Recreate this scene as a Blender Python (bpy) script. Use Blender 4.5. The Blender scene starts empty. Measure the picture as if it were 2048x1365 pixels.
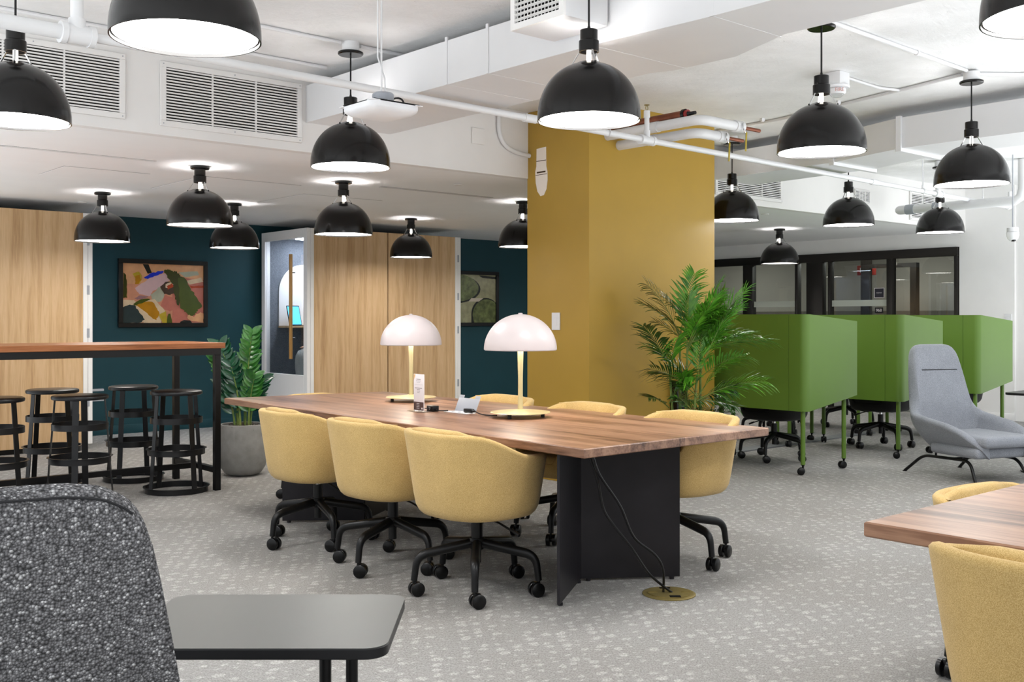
import bpy, bmesh, math, random
from mathutils import Vector, Matrix
R = math.radians
PI = math.pi
random.seed(7)
sc = bpy.context.scene
COL = sc.collection

# ---------------------------------------------------------------- camera
# the room's own axes: x runs along the far wall, y runs towards it
F, HOR, EYE = 2078.0, 638.0, 1.27
TH = math.atan2(2078.0, 2381.0)
CT, ST = math.cos(TH), math.sin(TH)
def at(X, d, z=0.0):                      # X metres right of and d metres ahead of the viewpoint
    return Vector((CT*X + ST*d, -ST*X + CT*d, z))
cam = bpy.data.cameras.new('camera')
co = bpy.data.objects.new('camera', cam); COL.objects.link(co)
co.location = (0, 0, EYE)
co.rotation_euler = (PI/2, 0, -math.asin(ST))
cam.sensor_width = 36.0; cam.lens = 36.0*F/2048.0
cam.shift_y = -(682.5-HOR)/2048.0
cam.clip_start = 0.05
sc.camera = co

# ---------------------------------------------------------------- materials
def srgb(r, g, b):
    f = lambda c: (c/12.92 if c <= .04045 else ((c+.055)/1.055)**2.4)
    return (f(r/255.), f(g/255.), f(b/255.), 1.0)
def new_mat(name):
    m = bpy.data.materials.new(name); m.use_nodes = True
    nt = m.node_tree
    return m, nt, nt.nodes['Principled BSDF']
def L(nt, a, b): nt.links.new(a, b)
def coords(nt, scale=(1,1,1), rot=(0,0,0), kind='Object'):
    tc = nt.nodes.new('ShaderNodeTexCoord'); mp = nt.nodes.new('ShaderNodeMapping')
    mp.inputs['Scale'].default_value = scale; mp.inputs['Rotation'].default_value = rot
    L(nt, tc.outputs[kind], mp.inputs['Vector']); return mp.outputs['Vector']
def ramp(nt, fac, stops):
    r = nt.nodes.new('ShaderNodeValToRGB'); e = r.color_ramp.elements
    e[0].position, e[0].color = stops[0]; e[1].position, e[1].color = stops[-1]
    for p, c in stops[1:-1]:
        x = e.new(p); x.color = c
    L(nt, fac, r.inputs['Fac']); return r.outputs['Color']
def noise(nt, vec, scale, detail=3, rough=.55):
    n = nt.nodes.new('ShaderNodeTexNoise'); n.inputs['Scale'].default_value = scale
    n.inputs['Detail'].default_value = detail; n.inputs['Roughness'].default_value = rough
    L(nt, vec, n.inputs['Vector']); return n.outputs['Fac']
def bump(nt, bs, h, strength=.2, dist=.01):
    b = nt.nodes.new('ShaderNodeBump'); b.inputs['Strength'].default_value = strength
    b.inputs['Distance'].default_value = dist
    L(nt, h, b.inputs['Height']); L(nt, b.outputs['Normal'], bs.inputs['Normal'])
def mixc(nt, fac, a, b, mode='MIX'):
    m = nt.nodes.new('ShaderNodeMix'); m.data_type = 'RGBA'; m.blend_type = mode
    if isinstance(fac, (int, float)): m.inputs[0].default_value = fac
    else: L(nt, fac, m.inputs[0])
    for i, v in ((6, a), (7, b)):
        if isinstance(v, tuple): m.inputs[i].default_value = v
        else: L(nt, v, m.inputs[i])
    return m.outputs[2]
def math_n(nt, op, a, b=None):
    m = nt.nodes.new('ShaderNodeMath'); m.operation = op
    for i, v in ((0, a), (1, b)):
        if v is None: continue
        if isinstance(v, (int, float)): m.inputs[i].default_value = v
        else: L(nt, v, m.inputs[i])
    return m.outputs[0]

def paint(name, c, rough=.5, spec=.5, metal=0., var=.06, vs=3., bm=.0, bs=60.):
    m, nt, b = new_mat(name)
    v = coords(nt)
    n = noise(nt, v, vs, 3)
    lo = tuple(x*(1-var) for x in c[:3])+(1,); hi = tuple(min(1, x*(1+var)) for x in c[:3])+(1,)
    L(nt, ramp(nt, n, [(.3, lo), (.7, hi)]), b.inputs['Base Color'])
    b.inputs['Roughness'].default_value = rough; b.inputs['Metallic'].default_value = metal
    b.inputs['Specular IOR Level'].default_value = spec
    if bm: bump(nt, b, noise(nt, v, bs, 3), bm, .004)
    return m
def fabric(name, c1, c2, scale=420., rough=.95, strength=.35):
    m, nt, b = new_mat(name)
    v = coords(nt)
    n1 = noise(nt, v, scale, 2, .7); n2 = noise(nt, v, 9., 3)
    col = ramp(nt, n1, [(.38, c1), (.62, c2)])
    shade = ramp(nt, n2, [(.3, (.93, .93, .93, 1)), (.7, (1.05, 1.05, 1.05, 1))])
    L(nt, mixc(nt, 1.0, col, shade, 'MULTIPLY'), b.inputs['Base Color'])
    b.inputs['Roughness'].default_value = rough; b.inputs['Specular IOR Level'].default_value = .15
    b.inputs['Sheen Weight'].default_value = .15
    bump(nt, b, n1, strength, .002)
    return m
def wood(name, axis, plank, dark, mid, light, rough=.35, spec=.4, grain=1., planks=True):
    """axis = direction of the grain; plank = board width across it"""
    m, nt, b = new_mat(name)
    tc = nt.nodes.new('ShaderNodeTexCoord'); sep = nt.nodes.new('ShaderNodeSeparateXYZ')
    L(nt, tc.outputs['Object'], sep.inputs[0])
    across = {'x': 'Y', 'y': 'X', 'z': 'X'}[axis]
    if planks:
        idx = math_n(nt, 'FLOOR', math_n(nt, 'DIVIDE', sep.outputs[across], plank))
        wn = nt.nodes.new('ShaderNodeTexWhiteNoise'); wn.noise_dimensions = '1D'; L(nt, idx, wn.inputs['W'])
        tone = wn.outputs['Value']
        off = math_n(nt, 'MULTIPLY', tone, 7.3)
    else:
        tone = None; off = 0.0
    comb = nt.nodes.new('ShaderNodeCombineXYZ')
    sc_ = {'x': (1.1, 16, 16), 'y': (16, 1.1, 16), 'z': (16, 16, .8)}[axis]
    for i, ax in enumerate('XYZ'):
        L(nt, math_n(nt, 'ADD', math_n(nt, 'MULTIPLY', sep.outputs[ax], sc_[i]*grain), off), comb.inputs[i])
    n1 = nt.nodes.new('ShaderNodeTexNoise'); n1.inputs['Scale'].default_value = .8; n1.inputs['Detail'].default_value = 5
    n1.inputs['Distortion'].default_value = .5; L(nt, comb.outputs[0], n1.inputs['Vector'])
    n2 = nt.nodes.new('ShaderNodeTexNoise'); n2.inputs['Scale'].default_value = 6.; n2.inputs['Detail'].default_value = 4
    L(nt, comb.outputs[0], n2.inputs['Vector'])
    f = math_n(nt, 'ADD', math_n(nt, 'MULTIPLY', n1.outputs['Fac'], .72), math_n(nt, 'MULTIPLY', n2.outputs['Fac'], .28))
    col = ramp(nt, f, [(.34, dark), (.46, mid), (.58, light), (.66, mid)])
    if tone is not None:
        t = ramp(nt, tone, [(0., (.80, .76, .74, 1)), (1., (1.1, 1.08, 1.06, 1))])
        col = mixc(nt, 1., col, t, 'MULTIPLY')
    L(nt, col, b.inputs['Base Color'])
    b.inputs['Roughness'].default_value = rough; b.inputs['Specular IOR Level'].default_value = spec
    bump(nt, b, n2.outputs['Fac'], .08, .002)
    return m
def glow(name, c, s):
    m, nt, b = new_mat(name)
    b.inputs['Base Color'].default_value = c; b.inputs['Emission Color'].default_value = c
    b.inputs['Emission Strength'].default_value = s
    return m
def glass(name, tint=(.9, .93, .92, 1), rough=0.):
    m, nt, b = new_mat(name)
    b.inputs['Base Color'].default_value = tint; b.inputs['Roughness'].default_value = rough
    b.inputs['Transmission Weight'].default_value = 1.; b.inputs['IOR'].default_value = 1.45
    return m
def pane(name, tint, refl=.10, alpha=.12):
    """thin window pane: mostly see-through, with a mirror reflection"""
    m, nt, b = new_mat(name); nt.nodes.remove(b)
    out = nt.nodes['Material Output']
    tr = nt.nodes.new('ShaderNodeBsdfTransparent'); tr.inputs['Color'].default_value = tint
    gl = nt.nodes.new('ShaderNodeBsdfGlossy'); gl.inputs['Roughness'].default_value = .01
    lw = nt.nodes.new('ShaderNodeLayerWeight'); lw.inputs['Blend'].default_value = .5
    mx = nt.nodes.new('ShaderNodeMixShader')
    f4 = math_n(nt, 'POWER', lw.outputs['Facing'], 4.)
    L(nt, math_n(nt, 'ADD', math_n(nt, 'MULTIPLY', f4, .7), refl*.5), mx.inputs[0])
    L(nt, tr.outputs[0], mx.inputs[1]); L(nt, gl.outputs[0], mx.inputs[2])
    L(nt, mx.outputs[0], out.inputs['Surface'])
    return m

M = {}
def carpet():
    m, nt, b = new_mat('woven_carpet')
    v = coords(nt)
    # distorted lattice of light flecks
    dist = nt.nodes.new('ShaderNodeTexNoise'); dist.inputs['Scale'].default_value = 22; dist.inputs['Detail'].default_value = 3
    L(nt, v, dist.inputs['Vector'])
    vm = nt.nodes.new('ShaderNodeVectorMath'); vm.operation = 'SCALE'; vm.inputs['Scale'].default_value = .05
    L(nt, dist.outputs['Color'], vm.inputs[0])
    va = nt.nodes.new('ShaderNodeVectorMath'); va.operation = 'ADD'; L(nt, v, va.inputs[0]); L(nt, vm.outputs[0], va.inputs[1])
    mp = nt.nodes.new('ShaderNodeMapping'); mp.inputs['Scale'].default_value = (14.5, 19, 0); mp.inputs['Rotation'].default_value = (0, 0, R(27))
    L(nt, va.outputs[0], mp.inputs['Vector'])
    vo = nt.nodes.new('ShaderNodeTexVoronoi'); vo.voronoi_dimensions = '2D'; vo.inputs['Scale'].default_value = 1.; vo.inputs['Randomness'].default_value = .55
    L(nt, mp.outputs[0], vo.inputs['Vector'])
    sepc = nt.nodes.new('ShaderNodeSeparateColor'); L(nt, vo.outputs['Color'], sepc.inputs[0])
    th = math_n(nt, 'ADD', math_n(nt, 'MULTIPLY', sepc.outputs[0], .30), .12)
    fl = math_n(nt, 'SUBTRACT', th, vo.outputs['Distance'])
    fl = ramp(nt, math_n(nt, 'MULTIPLY', fl, 7.), [(.0, (0, 0, 0, 1)), (1., (.85, .85, .85, 1))])
    wv = nt.nodes.new('ShaderNodeTexNoise'); wv.inputs['Scale'].default_value = 130; wv.inputs['Detail'].default_value = 3; wv.inputs['Roughness'].default_value = .8
    L(nt, v, wv.inputs['Vector'])
    # fine twill of the loop pile
    wa = nt.nodes.new('ShaderNodeTexWave'); wa.wave_type = 'BANDS'; wa.bands_direction = 'DIAGONAL'
    wa.inputs['Scale'].default_value = 55; wa.inputs['Distortion'].default_value = 2.5; wa.inputs['Detail'].default_value = 2; wa.inputs['Detail Scale'].default_value = 6
    L(nt, v, wa.inputs['Vector'])
    wf = math_n(nt, 'ADD', math_n(nt, 'MULTIPLY', wv.outputs['Fac'], .75), math_n(nt, 'MULTIPLY', wa.outputs['Fac'], .25))
    base = ramp(nt, wf, [(.33, srgb(110, 108, 106)), (.67, srgb(172, 171, 169))])
    lite = ramp(nt, wf, [(.33, srgb(140, 138, 136)), (.67, srgb(210, 208, 206))])
    big = ramp(nt, noise(nt, v, .9, 4), [(.3, (.93, .91, .89, 1)), (.7, (1.04, 1.04, 1.04, 1))])
    brk = ramp(nt, wv.outputs['Fac'], [(.38, (.35, .35, .35, 1)), (.62, (1, 1, 1, 1))])
    col = mixc(nt, math_n(nt, 'MULTIPLY', fl, brk), base, lite)
    L(nt, mixc(nt, 1., col, big, 'MULTIPLY'), b.inputs['Base Color'])
    b.inputs['Roughness'].default_value = 1.; b.inputs['Specular IOR Level'].default_value = .05
    bump(nt, b, wf, .45, .004)
    return m
def concrete_ceiling():
    m, nt, b = new_mat('painted_concrete')
    v = coords(nt)
    n = noise(nt, v, 2.2, 6, .6)
    sp = nt.nodes.new('ShaderNodeTexNoise'); sp.inputs['Scale'].default_value = 9; sp.inputs['Detail'].default_value = 8; sp.inputs['Roughness'].default_value = .75
    mp = coords(nt, (1, 3.2, 1)); L(nt, mp, sp.inputs['Vector'])
    base = ramp(nt, n, [(.3, srgb(226, 226, 225)), (.7, srgb(242, 242, 242))])
    spots = ramp(nt, sp.outputs['Fac'], [(.30, (1, 1, 1, 1)), (.33, (0, 0, 0, 1))])
    L(nt, mixc(nt, spots, base, srgb(120, 112, 104)), b.inputs['Base Color'])
    b.inputs['Roughness'].default_value = .55
    bump(nt, b, sp.outputs['Fac'], .5, .02)
    return m
def boucle():
    m, nt, b = new_mat('boucle_fabric')
    v = coords(nt)
    vo = nt.nodes.new('ShaderNodeTexVoronoi'); vo.inputs['Scale'].default_value = 270; L(nt, v, vo.inputs['Vector'])
    sepc = nt.nodes.new('ShaderNodeSeparateColor'); L(nt, vo.outputs['Color'], sepc.inputs[0])
    col = ramp(nt, sepc.outputs[0], [(0., srgb(118, 117, 119)), (.6, srgb(148, 147, 149)), (.88, srgb(182, 181, 183)), (1., srgb(246, 245, 246))])
    d = ramp(nt, vo.outputs['Distance'], [(.25, (1, 1, 1, 1)), (.85, (.22, .22, .22, 1))])
    L(nt, mixc(nt, 1., col, d, 'MULTIPLY'), b.inputs['Base Color'])
    b.inputs['Roughness'].default_value = 1.; b.inputs['Specular IOR Level'].default_value = .1
    inv = math_n(nt, 'SUBTRACT', 1., vo.outputs['Distance'])
    bump(nt, b, inv, 1., .006)
    return m
def leaf_mat(name, c1, c2, rough=.35, spec=.5, trans=.0):
    m, nt, b = new_mat(name)
    v = coords(nt)
    L(nt, ramp(nt, noise(nt, v, 14, 3), [(.3, c1), (.7, c2)]), b.inputs['Base Color'])
    b.inputs['Roughness'].default_value = rough; b.inputs['Specular IOR Level'].default_value = spec
    return m

M['carpet'] = carpet()
M['slab'] = concrete_ceiling()
M['white'] = paint('white_paint', srgb(226, 224, 222), .6, .3, var=.02, bm=.03)
M['soffit'] = paint('soffit_white_paint', srgb(236, 236, 236), .65, .3, var=.015, bm=.02)
M['duct'] = paint('painted_duct', srgb(218, 218, 219), .4, .4, var=.02, bm=.04, bs=25)
M['teal'] = paint('teal_wall_paint', srgb(26, 64, 72), .55, .25, var=.05, bm=.05, bs=300)
M['mustard'] = paint('mustard_paint', srgb(172, 138, 54), .5, .4, var=.03, bm=.05, bs=300)
M['plaster'] = paint('bare_plaster', srgb(228, 218, 206), .9, .1, var=.05)
M['crack'] = paint('crack_dark', srgb(70, 55, 40), .9, .1)
M['wallwhite'] = paint('white_wall_paint', srgb(238, 237, 236), .6, .3, var=.02, bm=.03)
M['walnut'] = wood('walnut_boards', 'y', .125, srgb(86, 58, 44), srgb(138, 102, 80), srgb(166, 129, 104), .34, .4)
M['walnut_bar'] = wood('walnut_bar_boards', 'x', .16, srgb(116, 66, 34), srgb(168, 104, 58), srgb(190, 126, 78), .34, .4)
M['oak'] = wood('oak_veneer', 'z', .3, srgb(178, 142, 102), srgb(200, 166, 124), srgb(212, 180, 140), .45, .3, 1.3, planks=False)
M['oak_bar'] = wood('oak_handle_wood', 'z', .3, srgb(150, 105, 55), srgb(190, 145, 85), srgb(205, 160, 100), .4, .4, planks=False)
M['yellow'] = fabric('mustard_wool', srgb(180, 148, 88), srgb(212, 182, 124))
M['greywool'] = fabric('grey_wool', srgb(118, 122, 130), srgb(158, 161, 168), 300)
M['blackwool'] = fabric('charcoal_wool', srgb(22, 21, 21), srgb(34, 33, 33))
M['felt'] = fabric('grey_felt', srgb(92, 96, 104), srgb(128, 132, 140), 200)
M['boucle'] = boucle()
M['black'] = paint('black_powder_coat', srgb(14, 14, 15), .36, .32, var=.05)
M['stool'] = paint('stool_black_metal', srgb(22, 22, 24), .33, .4, var=.05)
M['bronze'] = paint('dark_frame_metal', srgb(26, 22, 19), .45, .4, var=.05)
M['gloss'] = paint('gloss_black_enamel', srgb(14, 12, 11), .2, .32, var=.03)
M['plate'] = paint('blackened_steel', srgb(36, 34, 38), .40, .5, .4, var=.25, vs=4)
M['rubber'] = paint('black_rubber', srgb(10, 10, 11), .3, .35)
M['chrome'] = paint('chrome', srgb(200, 200, 200), .12, .5, 1., var=.02)
M['brass'] = paint('brushed_brass', srgb(222, 206, 156), .32, .5, .6, var=.05)
M['oldbrass'] = paint('dull_brass', srgb(150, 134, 82), .42, .5, .6, var=.1, vs=20)
M['copper'] = paint('aged_copper', srgb(128, 74, 52), .5, .4, .5, var=.25, vs=12)
M['redcap'] = paint('red_plastic', srgb(150, 40, 40), .4)
M['green'] = paint('green_laminate', srgb(86, 116, 40), .42, .4, var=.03)
M['shade'] = paint('white_shade_enamel', srgb(198, 188, 188), .35, .5, var=.01)
M['concrete'] = paint('concrete_pot', srgb(142, 141, 138), .8, .2, var=.12, vs=14, bm=.15, bs=120)
M['soil'] = paint('grey_moss', srgb(88, 80, 74), 1., .1, var=.4, vs=60)
M['side'] = paint('grey_table_laminate', srgb(88, 88, 86), .40, .5, var=.02)
M['sideedge'] = paint('black_table_edge', srgb(26, 26, 28), .4, .4)
M['plastic'] = paint('white_plastic', srgb(226, 226, 228), .4, .4, var=.01)
M['greyplastic'] = paint('grey_plastic', srgb(160, 164, 172), .35, .5, var=.02)
M['dark'] = paint('dark_void', srgb(18, 17, 16), .9, .1)
M['filter'] = paint('painted_slat_shade', srgb(20, 18, 17), .9, .1, var=.6, vs=40)  # near-black backing paints in the shade between the louvre slats
M['valve'] = paint('yellow_valve_handle', srgb(160, 140, 30), .5)
M['exit'] = paint('red_sign', srgb(150, 40, 30), .5)
M['ink'] = paint('black_ink', srgb(40, 40, 42), .6, .2)
M['greyink'] = paint('grey_ink', srgb(140, 136, 138), .7, .2)
M['brownink'] = paint('brown_print', srgb(82, 62, 58), .5, .3)
M['orangeink'] = paint('orange_print', srgb(220, 180, 120), .5, .3)
M['redink'] = paint('faded_red_ink', srgb(190, 140, 130), .6, .2)
M['paper'] = paint('white_paper', srgb(226, 220, 222), .5, .3, var=.01)
M['officegrey'] = paint('office_grey_paint', srgb(176, 172, 164), .7, .2, var=.02)
M['band'] = paint('frosted_band', srgb(190, 196, 186), .8, .2, var=.02)
M['pane'] = pane('window_pane', (.72, .76, .75, 1), .10)
M['bpane'] = pane('booth_pane', (.9, .92, .94, 1), .05)
M['acrylic'] = pane('clear_acrylic', (.93, .94, .94, 1), .08)
M['zz'] = leaf_mat('zz_leaf', srgb(22, 74, 36), srgb(66, 126, 48), .22, .6)
M['zzdark'] = leaf_mat('zz_dark_leaf', srgb(12, 52, 36), srgb(30, 84, 54), .22, .6)
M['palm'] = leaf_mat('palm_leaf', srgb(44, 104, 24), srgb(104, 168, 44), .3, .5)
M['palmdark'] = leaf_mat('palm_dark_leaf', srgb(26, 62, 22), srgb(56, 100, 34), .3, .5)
M['cane'] = leaf_mat('palm_cane', srgb(70, 110, 50), srgb(130, 140, 70), .5, .3)
M['trunk'] = paint('palm_trunk', srgb(128, 104, 66), .8, .2, var=.25, vs=25)
M['lampglow'] = glow('lamp_diffuser', (1., .985, .965, 1), 30.)
M['bulb'] = glow('lamp_bulb', (1., .98, .96, 1), 250.)
M['neck'] = glow('neck_leak_glow', (1., .95, .84, 1), 1.6)  # bulb light leaking onto the neck, put into its emission
M['warmglow'] = glow('warm_lamp_diffuser', (1., .945, .87, 1), 20.)
M['ringglow'] = glow('table_lamp_glow', (1., .93, .80, 1), 70.)
M['boothglow'] = glow('booth_ceiling_light', (.86, .92, 1., 1), 20.)
M['led'] = glow('status_led', (.7, .8, 1., 1), 5.)
M['screen'] = glow('lit_screen', srgb(90, 190, 235), 1.0)
M['skin'] = paint('skin', srgb(205, 160, 135), .6)
M['trouser'] = fabric('light_trousers', srgb(150, 150, 146), srgb(186, 186, 182), 300)
M['shirt'] = fabric('blue_shirt', srgb(70, 86, 110), srgb(96, 112, 136), 300)
M['hair'] = paint('brown_hair', srgb(50, 36, 28), .7)

# ---------------------------------------------------------------- mesh builder
class MB:
    def __init__(s): s.bm = bmesh.new(); s.mats = []
    def mi(s, mat):
        if mat is None: return 0
        if mat not in s.mats: s.mats.append(mat)
        return s.mats.index(mat)
    def add(s, tmp, mat=None):
        i = s.mi(mat)
        for f in tmp.faces: f.material_index = i
        me = bpy.data.meshes.new('tmp'); tmp.to_mesh(me); tmp.free()
        s.bm.from_mesh(me); bpy.data.meshes.remove(me); return s
    def box(s, c, size, bev=0., seg=2, rot=None, mat=None):
        t = bmesh.new(); bmesh.ops.create_cube(t, size=1.)
        bmesh.ops.scale(t, vec=size, verts=t.verts)
        if bev > 0: bmesh.ops.bevel(t, geom=list(t.edges), offset=bev, segments=seg, affect='EDGES', profile=.5)
        if rot is not None: bmesh.ops.rotate(t, cent=(0, 0, 0), matrix=rot, verts=t.verts)
        bmesh.ops.translate(t, vec=c, verts=t.verts); return s.add(t, mat)
    def b2(s, x0, x1, y0, y1, z0, z1, bev=0., seg=2, mat=None):
        return s.box(((x0+x1)/2, (y0+y1)/2, (z0+z1)/2), (abs(x1-x0), abs(y1-y0), abs(z1-z0)), bev, seg, None, mat)
    def tube(s, pts, r, seg=10, cap=True, mat=None):
        pts = [Vector(p) for p in pts]; n = len(pts)
        rr = r if isinstance(r, (list, tuple)) else [r]*n
        t = bmesh.new(); rings = []
        prev = None
        for i, p in enumerate(pts):
            d = (pts[min(i+1, n-1)]-pts[max(i-1, 0)]).normalized()
            if prev is None:
                a = Vector((0, 0, 1)) if abs(d.z) < .9 else Vector((1, 0, 0))
                u = d.cross(a).normalized()
            else: u = (prev - d*prev.dot(d)).normalized()
            w = d.cross(u); prev = u
            rings.append([t.verts.new(p+(u*math.cos(2*PI*k/seg)+w*math.sin(2*PI*k/seg))*rr[i]) for k in range(seg)])
        for i in range(n-1):
            for k in range(seg):
                t.faces.new((rings[i][k], rings[i][(k+1) % seg], rings[i+1][(k+1) % seg], rings[i+1][k]))
        if cap:
            t.faces.new(rings[0][::-1]); t.faces.new(rings[-1])
        bmesh.ops.recalc_face_normals(t, faces=t.faces)
        return s.add(t, mat)
    def lathe(s, prof, c=(0, 0, 0), seg=32, mat=None, close=False):
        t = bmesh.new(); rings = []
        for (r, z) in prof:
            if r < 1e-6: rings.append([t.verts.new((c[0], c[1], c[2]+z))])
            else: rings.append([t.verts.new((c[0]+r*math.cos(2*PI*k/seg), c[1]+r*math.sin(2*PI*k/seg), c[2]+z)) for k in range(seg)])
        pr = list(zip(rings, rings[1:]))
        if close: pr.append((rings[-1], rings[0]))
        for a, b in pr:
            for k in range(seg):
                k2 = (k+1) % seg
                if len(a) == 1 and len(b) == 1: continue
                if len(a) == 1: t.faces.new((a[0], b[k], b[k2]))
                elif len(b) == 1: t.faces.new((a[k], b[0], a[k2]))
                else: t.faces.new((a[k], b[k], b[k2], a[k2]))
        bmesh.ops.recalc_face_normals(t, faces=t.faces)
        return s.add(t, mat)
    def cyl(s, c, r, h, seg=24, bev=0., mat=None):
        if bev: p = [(0, 0), (r-bev, 0), (r, bev), (r, h-bev), (r-bev, h), (0, h)]
        else: p = [(0, 0), (r, 0), (r, h), (0, h)]
        return s.lathe(p, c, seg, mat)
    def prism(s, poly, z0, z1, bev=0., seg=2, mat=None):
        t = bmesh.new()
        bot = [t.verts.new((p[0], p[1], z0)) for p in poly]; top = [t.verts.new((p[0], p[1], z1)) for p in poly]
        n = len(poly)
        t.faces.new(bot[::-1]); t.faces.new(top)
        for i in range(n): t.faces.new((bot[i], bot[(i+1) % n], top[(i+1) % n], top[i]))
        bmesh.ops.recalc_face_normals(t, faces=t.faces)
        if bev:
            ed = [e for e in t.edges if abs(e.verts[0].co.z-e.verts[1].co.z) < 1e-6]
            bmesh.ops.bevel(t, geom=ed, offset=bev, segments=seg, affect='EDGES', profile=.5)
        return s.add(t, mat)
    def quadstrip(s, A, B, mat=None, thick=0.):
        t = bmesh.new()
        a = [t.verts.new(p) for p in A]; b = [t.verts.new(p) for p in B]
        for i in range(len(A)-1):
            try: t.faces.new((a[i], a[i+1], b[i+1], b[i]))
            except ValueError: pass
        return s.add(t, mat)
    def grid(s, rows, mat=None, closed_u=False, closed_v=False):
        t = bmesh.new()
        V = [[t.verts.new(p) for p in r] for r in rows]
        nu, nv = len(V), len(V[0])
        for i in range(nu if closed_u else nu-1):
            for j in range(nv if closed_v else nv-1):
                q = (V[i][j], V[(i+1) % nu][j], V[(i+1) % nu][(j+1) % nv], V[i][(j+1) % nv])
                try: t.faces.new(q)
                except ValueError: pass
        bmesh.ops.remove_doubles(t, verts=t.verts, dist=1e-5)
        bmesh.ops.recalc_face_normals(t, faces=t.faces)
        return s.add(t, mat)
    def poly(s, pts, mat=None):
        t = bmesh.new(); t.faces.new([t.verts.new(p) for p in pts]); return s.add(t, mat)
    def build(s, name, mat=None, parent=None, smooth=True, angle=38., loc=None):
        bm = s.bm
        if smooth:
            ca = R(angle)
            for f in bm.faces: f.smooth = True
            for e in bm.edges:
                if len(e.link_faces) == 2: e.smooth = e.calc_face_angle(0.) < ca
        me = bpy.data.meshes.new(name); bm.to_mesh(me); bm.free()
        if s.mats:
            for mm in s.mats: me.materials.append(mm)
        elif mat: me.materials.append(mat)
        o = bpy.data.objects.new(name, me); COL.objects.link(o)
        if parent: o.parent = parent
        if loc is not None: o.location = loc
        return o
def text_obj(name, body, size, mat, parent, loc, rot, depth=.0006, align='CENTER', sx=1.):
    cu = bpy.data.curves.new(name, 'FONT'); cu.body = body; cu.size = size; cu.extrude = depth
    cu.align_x = align; cu.align_y = 'CENTER'
    tmp = bpy.data.objects.new('tmp_text', cu); COL.objects.link(tmp)
    bpy.context.view_layer.update()
    me = bpy.data.meshes.new_from_object(tmp.evaluated_get(bpy.context.evaluated_depsgraph_get()))
    bpy.data.objects.remove(tmp); me.name = name
    me.materials.clear(); me.materials.append(mat)
    o = bpy.data.objects.new(name, me); COL.objects.link(o)
    if parent: o.parent = parent
    o.location = loc; o.rotation_euler = rot; o.scale = (sx, 1, 1)
    return o
def tag(o, label, cat, group=None):
    o['label'] = label; o['category'] = cat
    if group: o['group'] = group
    return o
def thing(name, label, cat, loc=(0, 0, 0), rz=0., group=None):
    o = bpy.data.objects.new(name, None); COL.objects.link(o); o.empty_display_size = .1
    o.location = loc; o.rotation_euler = (0, 0, rz)
    return tag(o, label, cat, group)
def struct(o): o['kind'] = 'structure'; return o
KIDS = {}
def copy_tree(o, parent=None):
    c = o.copy(); COL.objects.link(c)
    if parent: c.parent = parent
    for ch in list(o.children): copy_tree(ch, c)
    return c
def place(proto, first, loc, rz, label, cat, group):
    o = proto if first else copy_tree(proto)
    o.location = loc; o.rotation_euler = (0, 0, rz); tag(o, label, cat, group); return o
def sm(x, a, b):
    t = max(0., min(1., (x-a)/(b-a))); return t*t*(3-2*t)
def bez(p0, p1, p2, p3, n=10):
    o = []
    for i in range(n+1):
        t = i/n; u = 1-t
        o.append(Vector(p0)*u**3+Vector(p1)*3*u*u*t+Vector(p2)*3*u*t*t+Vector(p3)*t**3)
    return o
def arc_path(pts, r, n=5):
    """polyline with rounded corners"""
    pts = [Vector(p) for p in pts]; out = [pts[0]]
    for i in range(1, len(pts)-1):
        a, b, c = pts[i-1], pts[i], pts[i+1]
        d1 = (a-b); d2 = (c-b); k = min(r, d1.length*.49, d2.length*.49)
        p, q = b+d1.normalized()*k, b+d2.normalized()*k
        for j in range(n+1):
            t = j/n; out.append(p*(1-t)**2+b*2*t*(1-t)+q*t*t)
    out.append(pts[-1]); return out

# ================================================================ THE ROOM
SLAB, LOW, YF, YB, XR = 2.93, 2.40, 6.22, 11.477, 13.15
struct(MB().prism([(-1.4, -2.4), (4.4, -2.4), (5.2, .5), (9.0, 2.8), (13.4, 4.7), (17, 4.7), (17, 15.2), (12, 15.2), (12, 12.2), (.8, 12.2), (-1.4, 1.6)], -.12, 0).build('floor', M['carpet'], smooth=False))
struct(MB().prism([(-1.6, -1.5), (3.6, -1.5), (13.45, 3.4), (13.45, YF+.1), (-.2, YF+.1), (-1.6, 3)], SLAB, SLAB+.15).build('ceiling', M['slab'], smooth=False))
struct(MB().b2(-.3, XR, YF+.08, YB, LOW, LOW+.12).build('ceiling', M['soffit'], smooth=False))
struct(MB().b2(.2, XR, YF, YF+.08, LOW, SLAB).build('wall_upper', M['white'], smooth=False))
struct(MB().b2(.8, XR, YB, YB+.12, 0, LOW+.1).build('wall_back', M['teal'], smooth=False))
struct(MB().b2(.8, XR, YB-.012, YB, 0, .10, .003).build('baseboard_back', M['teal']))
# right wall with its glazed partition
w = MB(); w.b2(XR, XR+.12, 5.60, 6.30, 0, SLAB); w.b2(XR, XR+.12, 6.30, YB, 2.20, LOW+.1)
w.b2(XR+.13, XR+.25, 4.0, 5.60, 0, SLAB)
struct(w.build('wall_right', M['wallwhite'], smooth=False))
struct(MB().b2(XR+.02, XR+.128, 5.42, 5.60, 0, SLAB).build('trim_1', M['wallwhite'], smooth=False))
struct(MB().b2(XR+.06, XR+.128, 5.28, 5.37, 0, 2.75).build('trim_2', paint('brown_reveal', srgb(96, 78, 66), .7), smooth=False))
struct(MB().b2(XR-.012, XR, 5.60, 6.30, 0, .09, .003).build('baseboard_right', M['wallwhite']))
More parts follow.
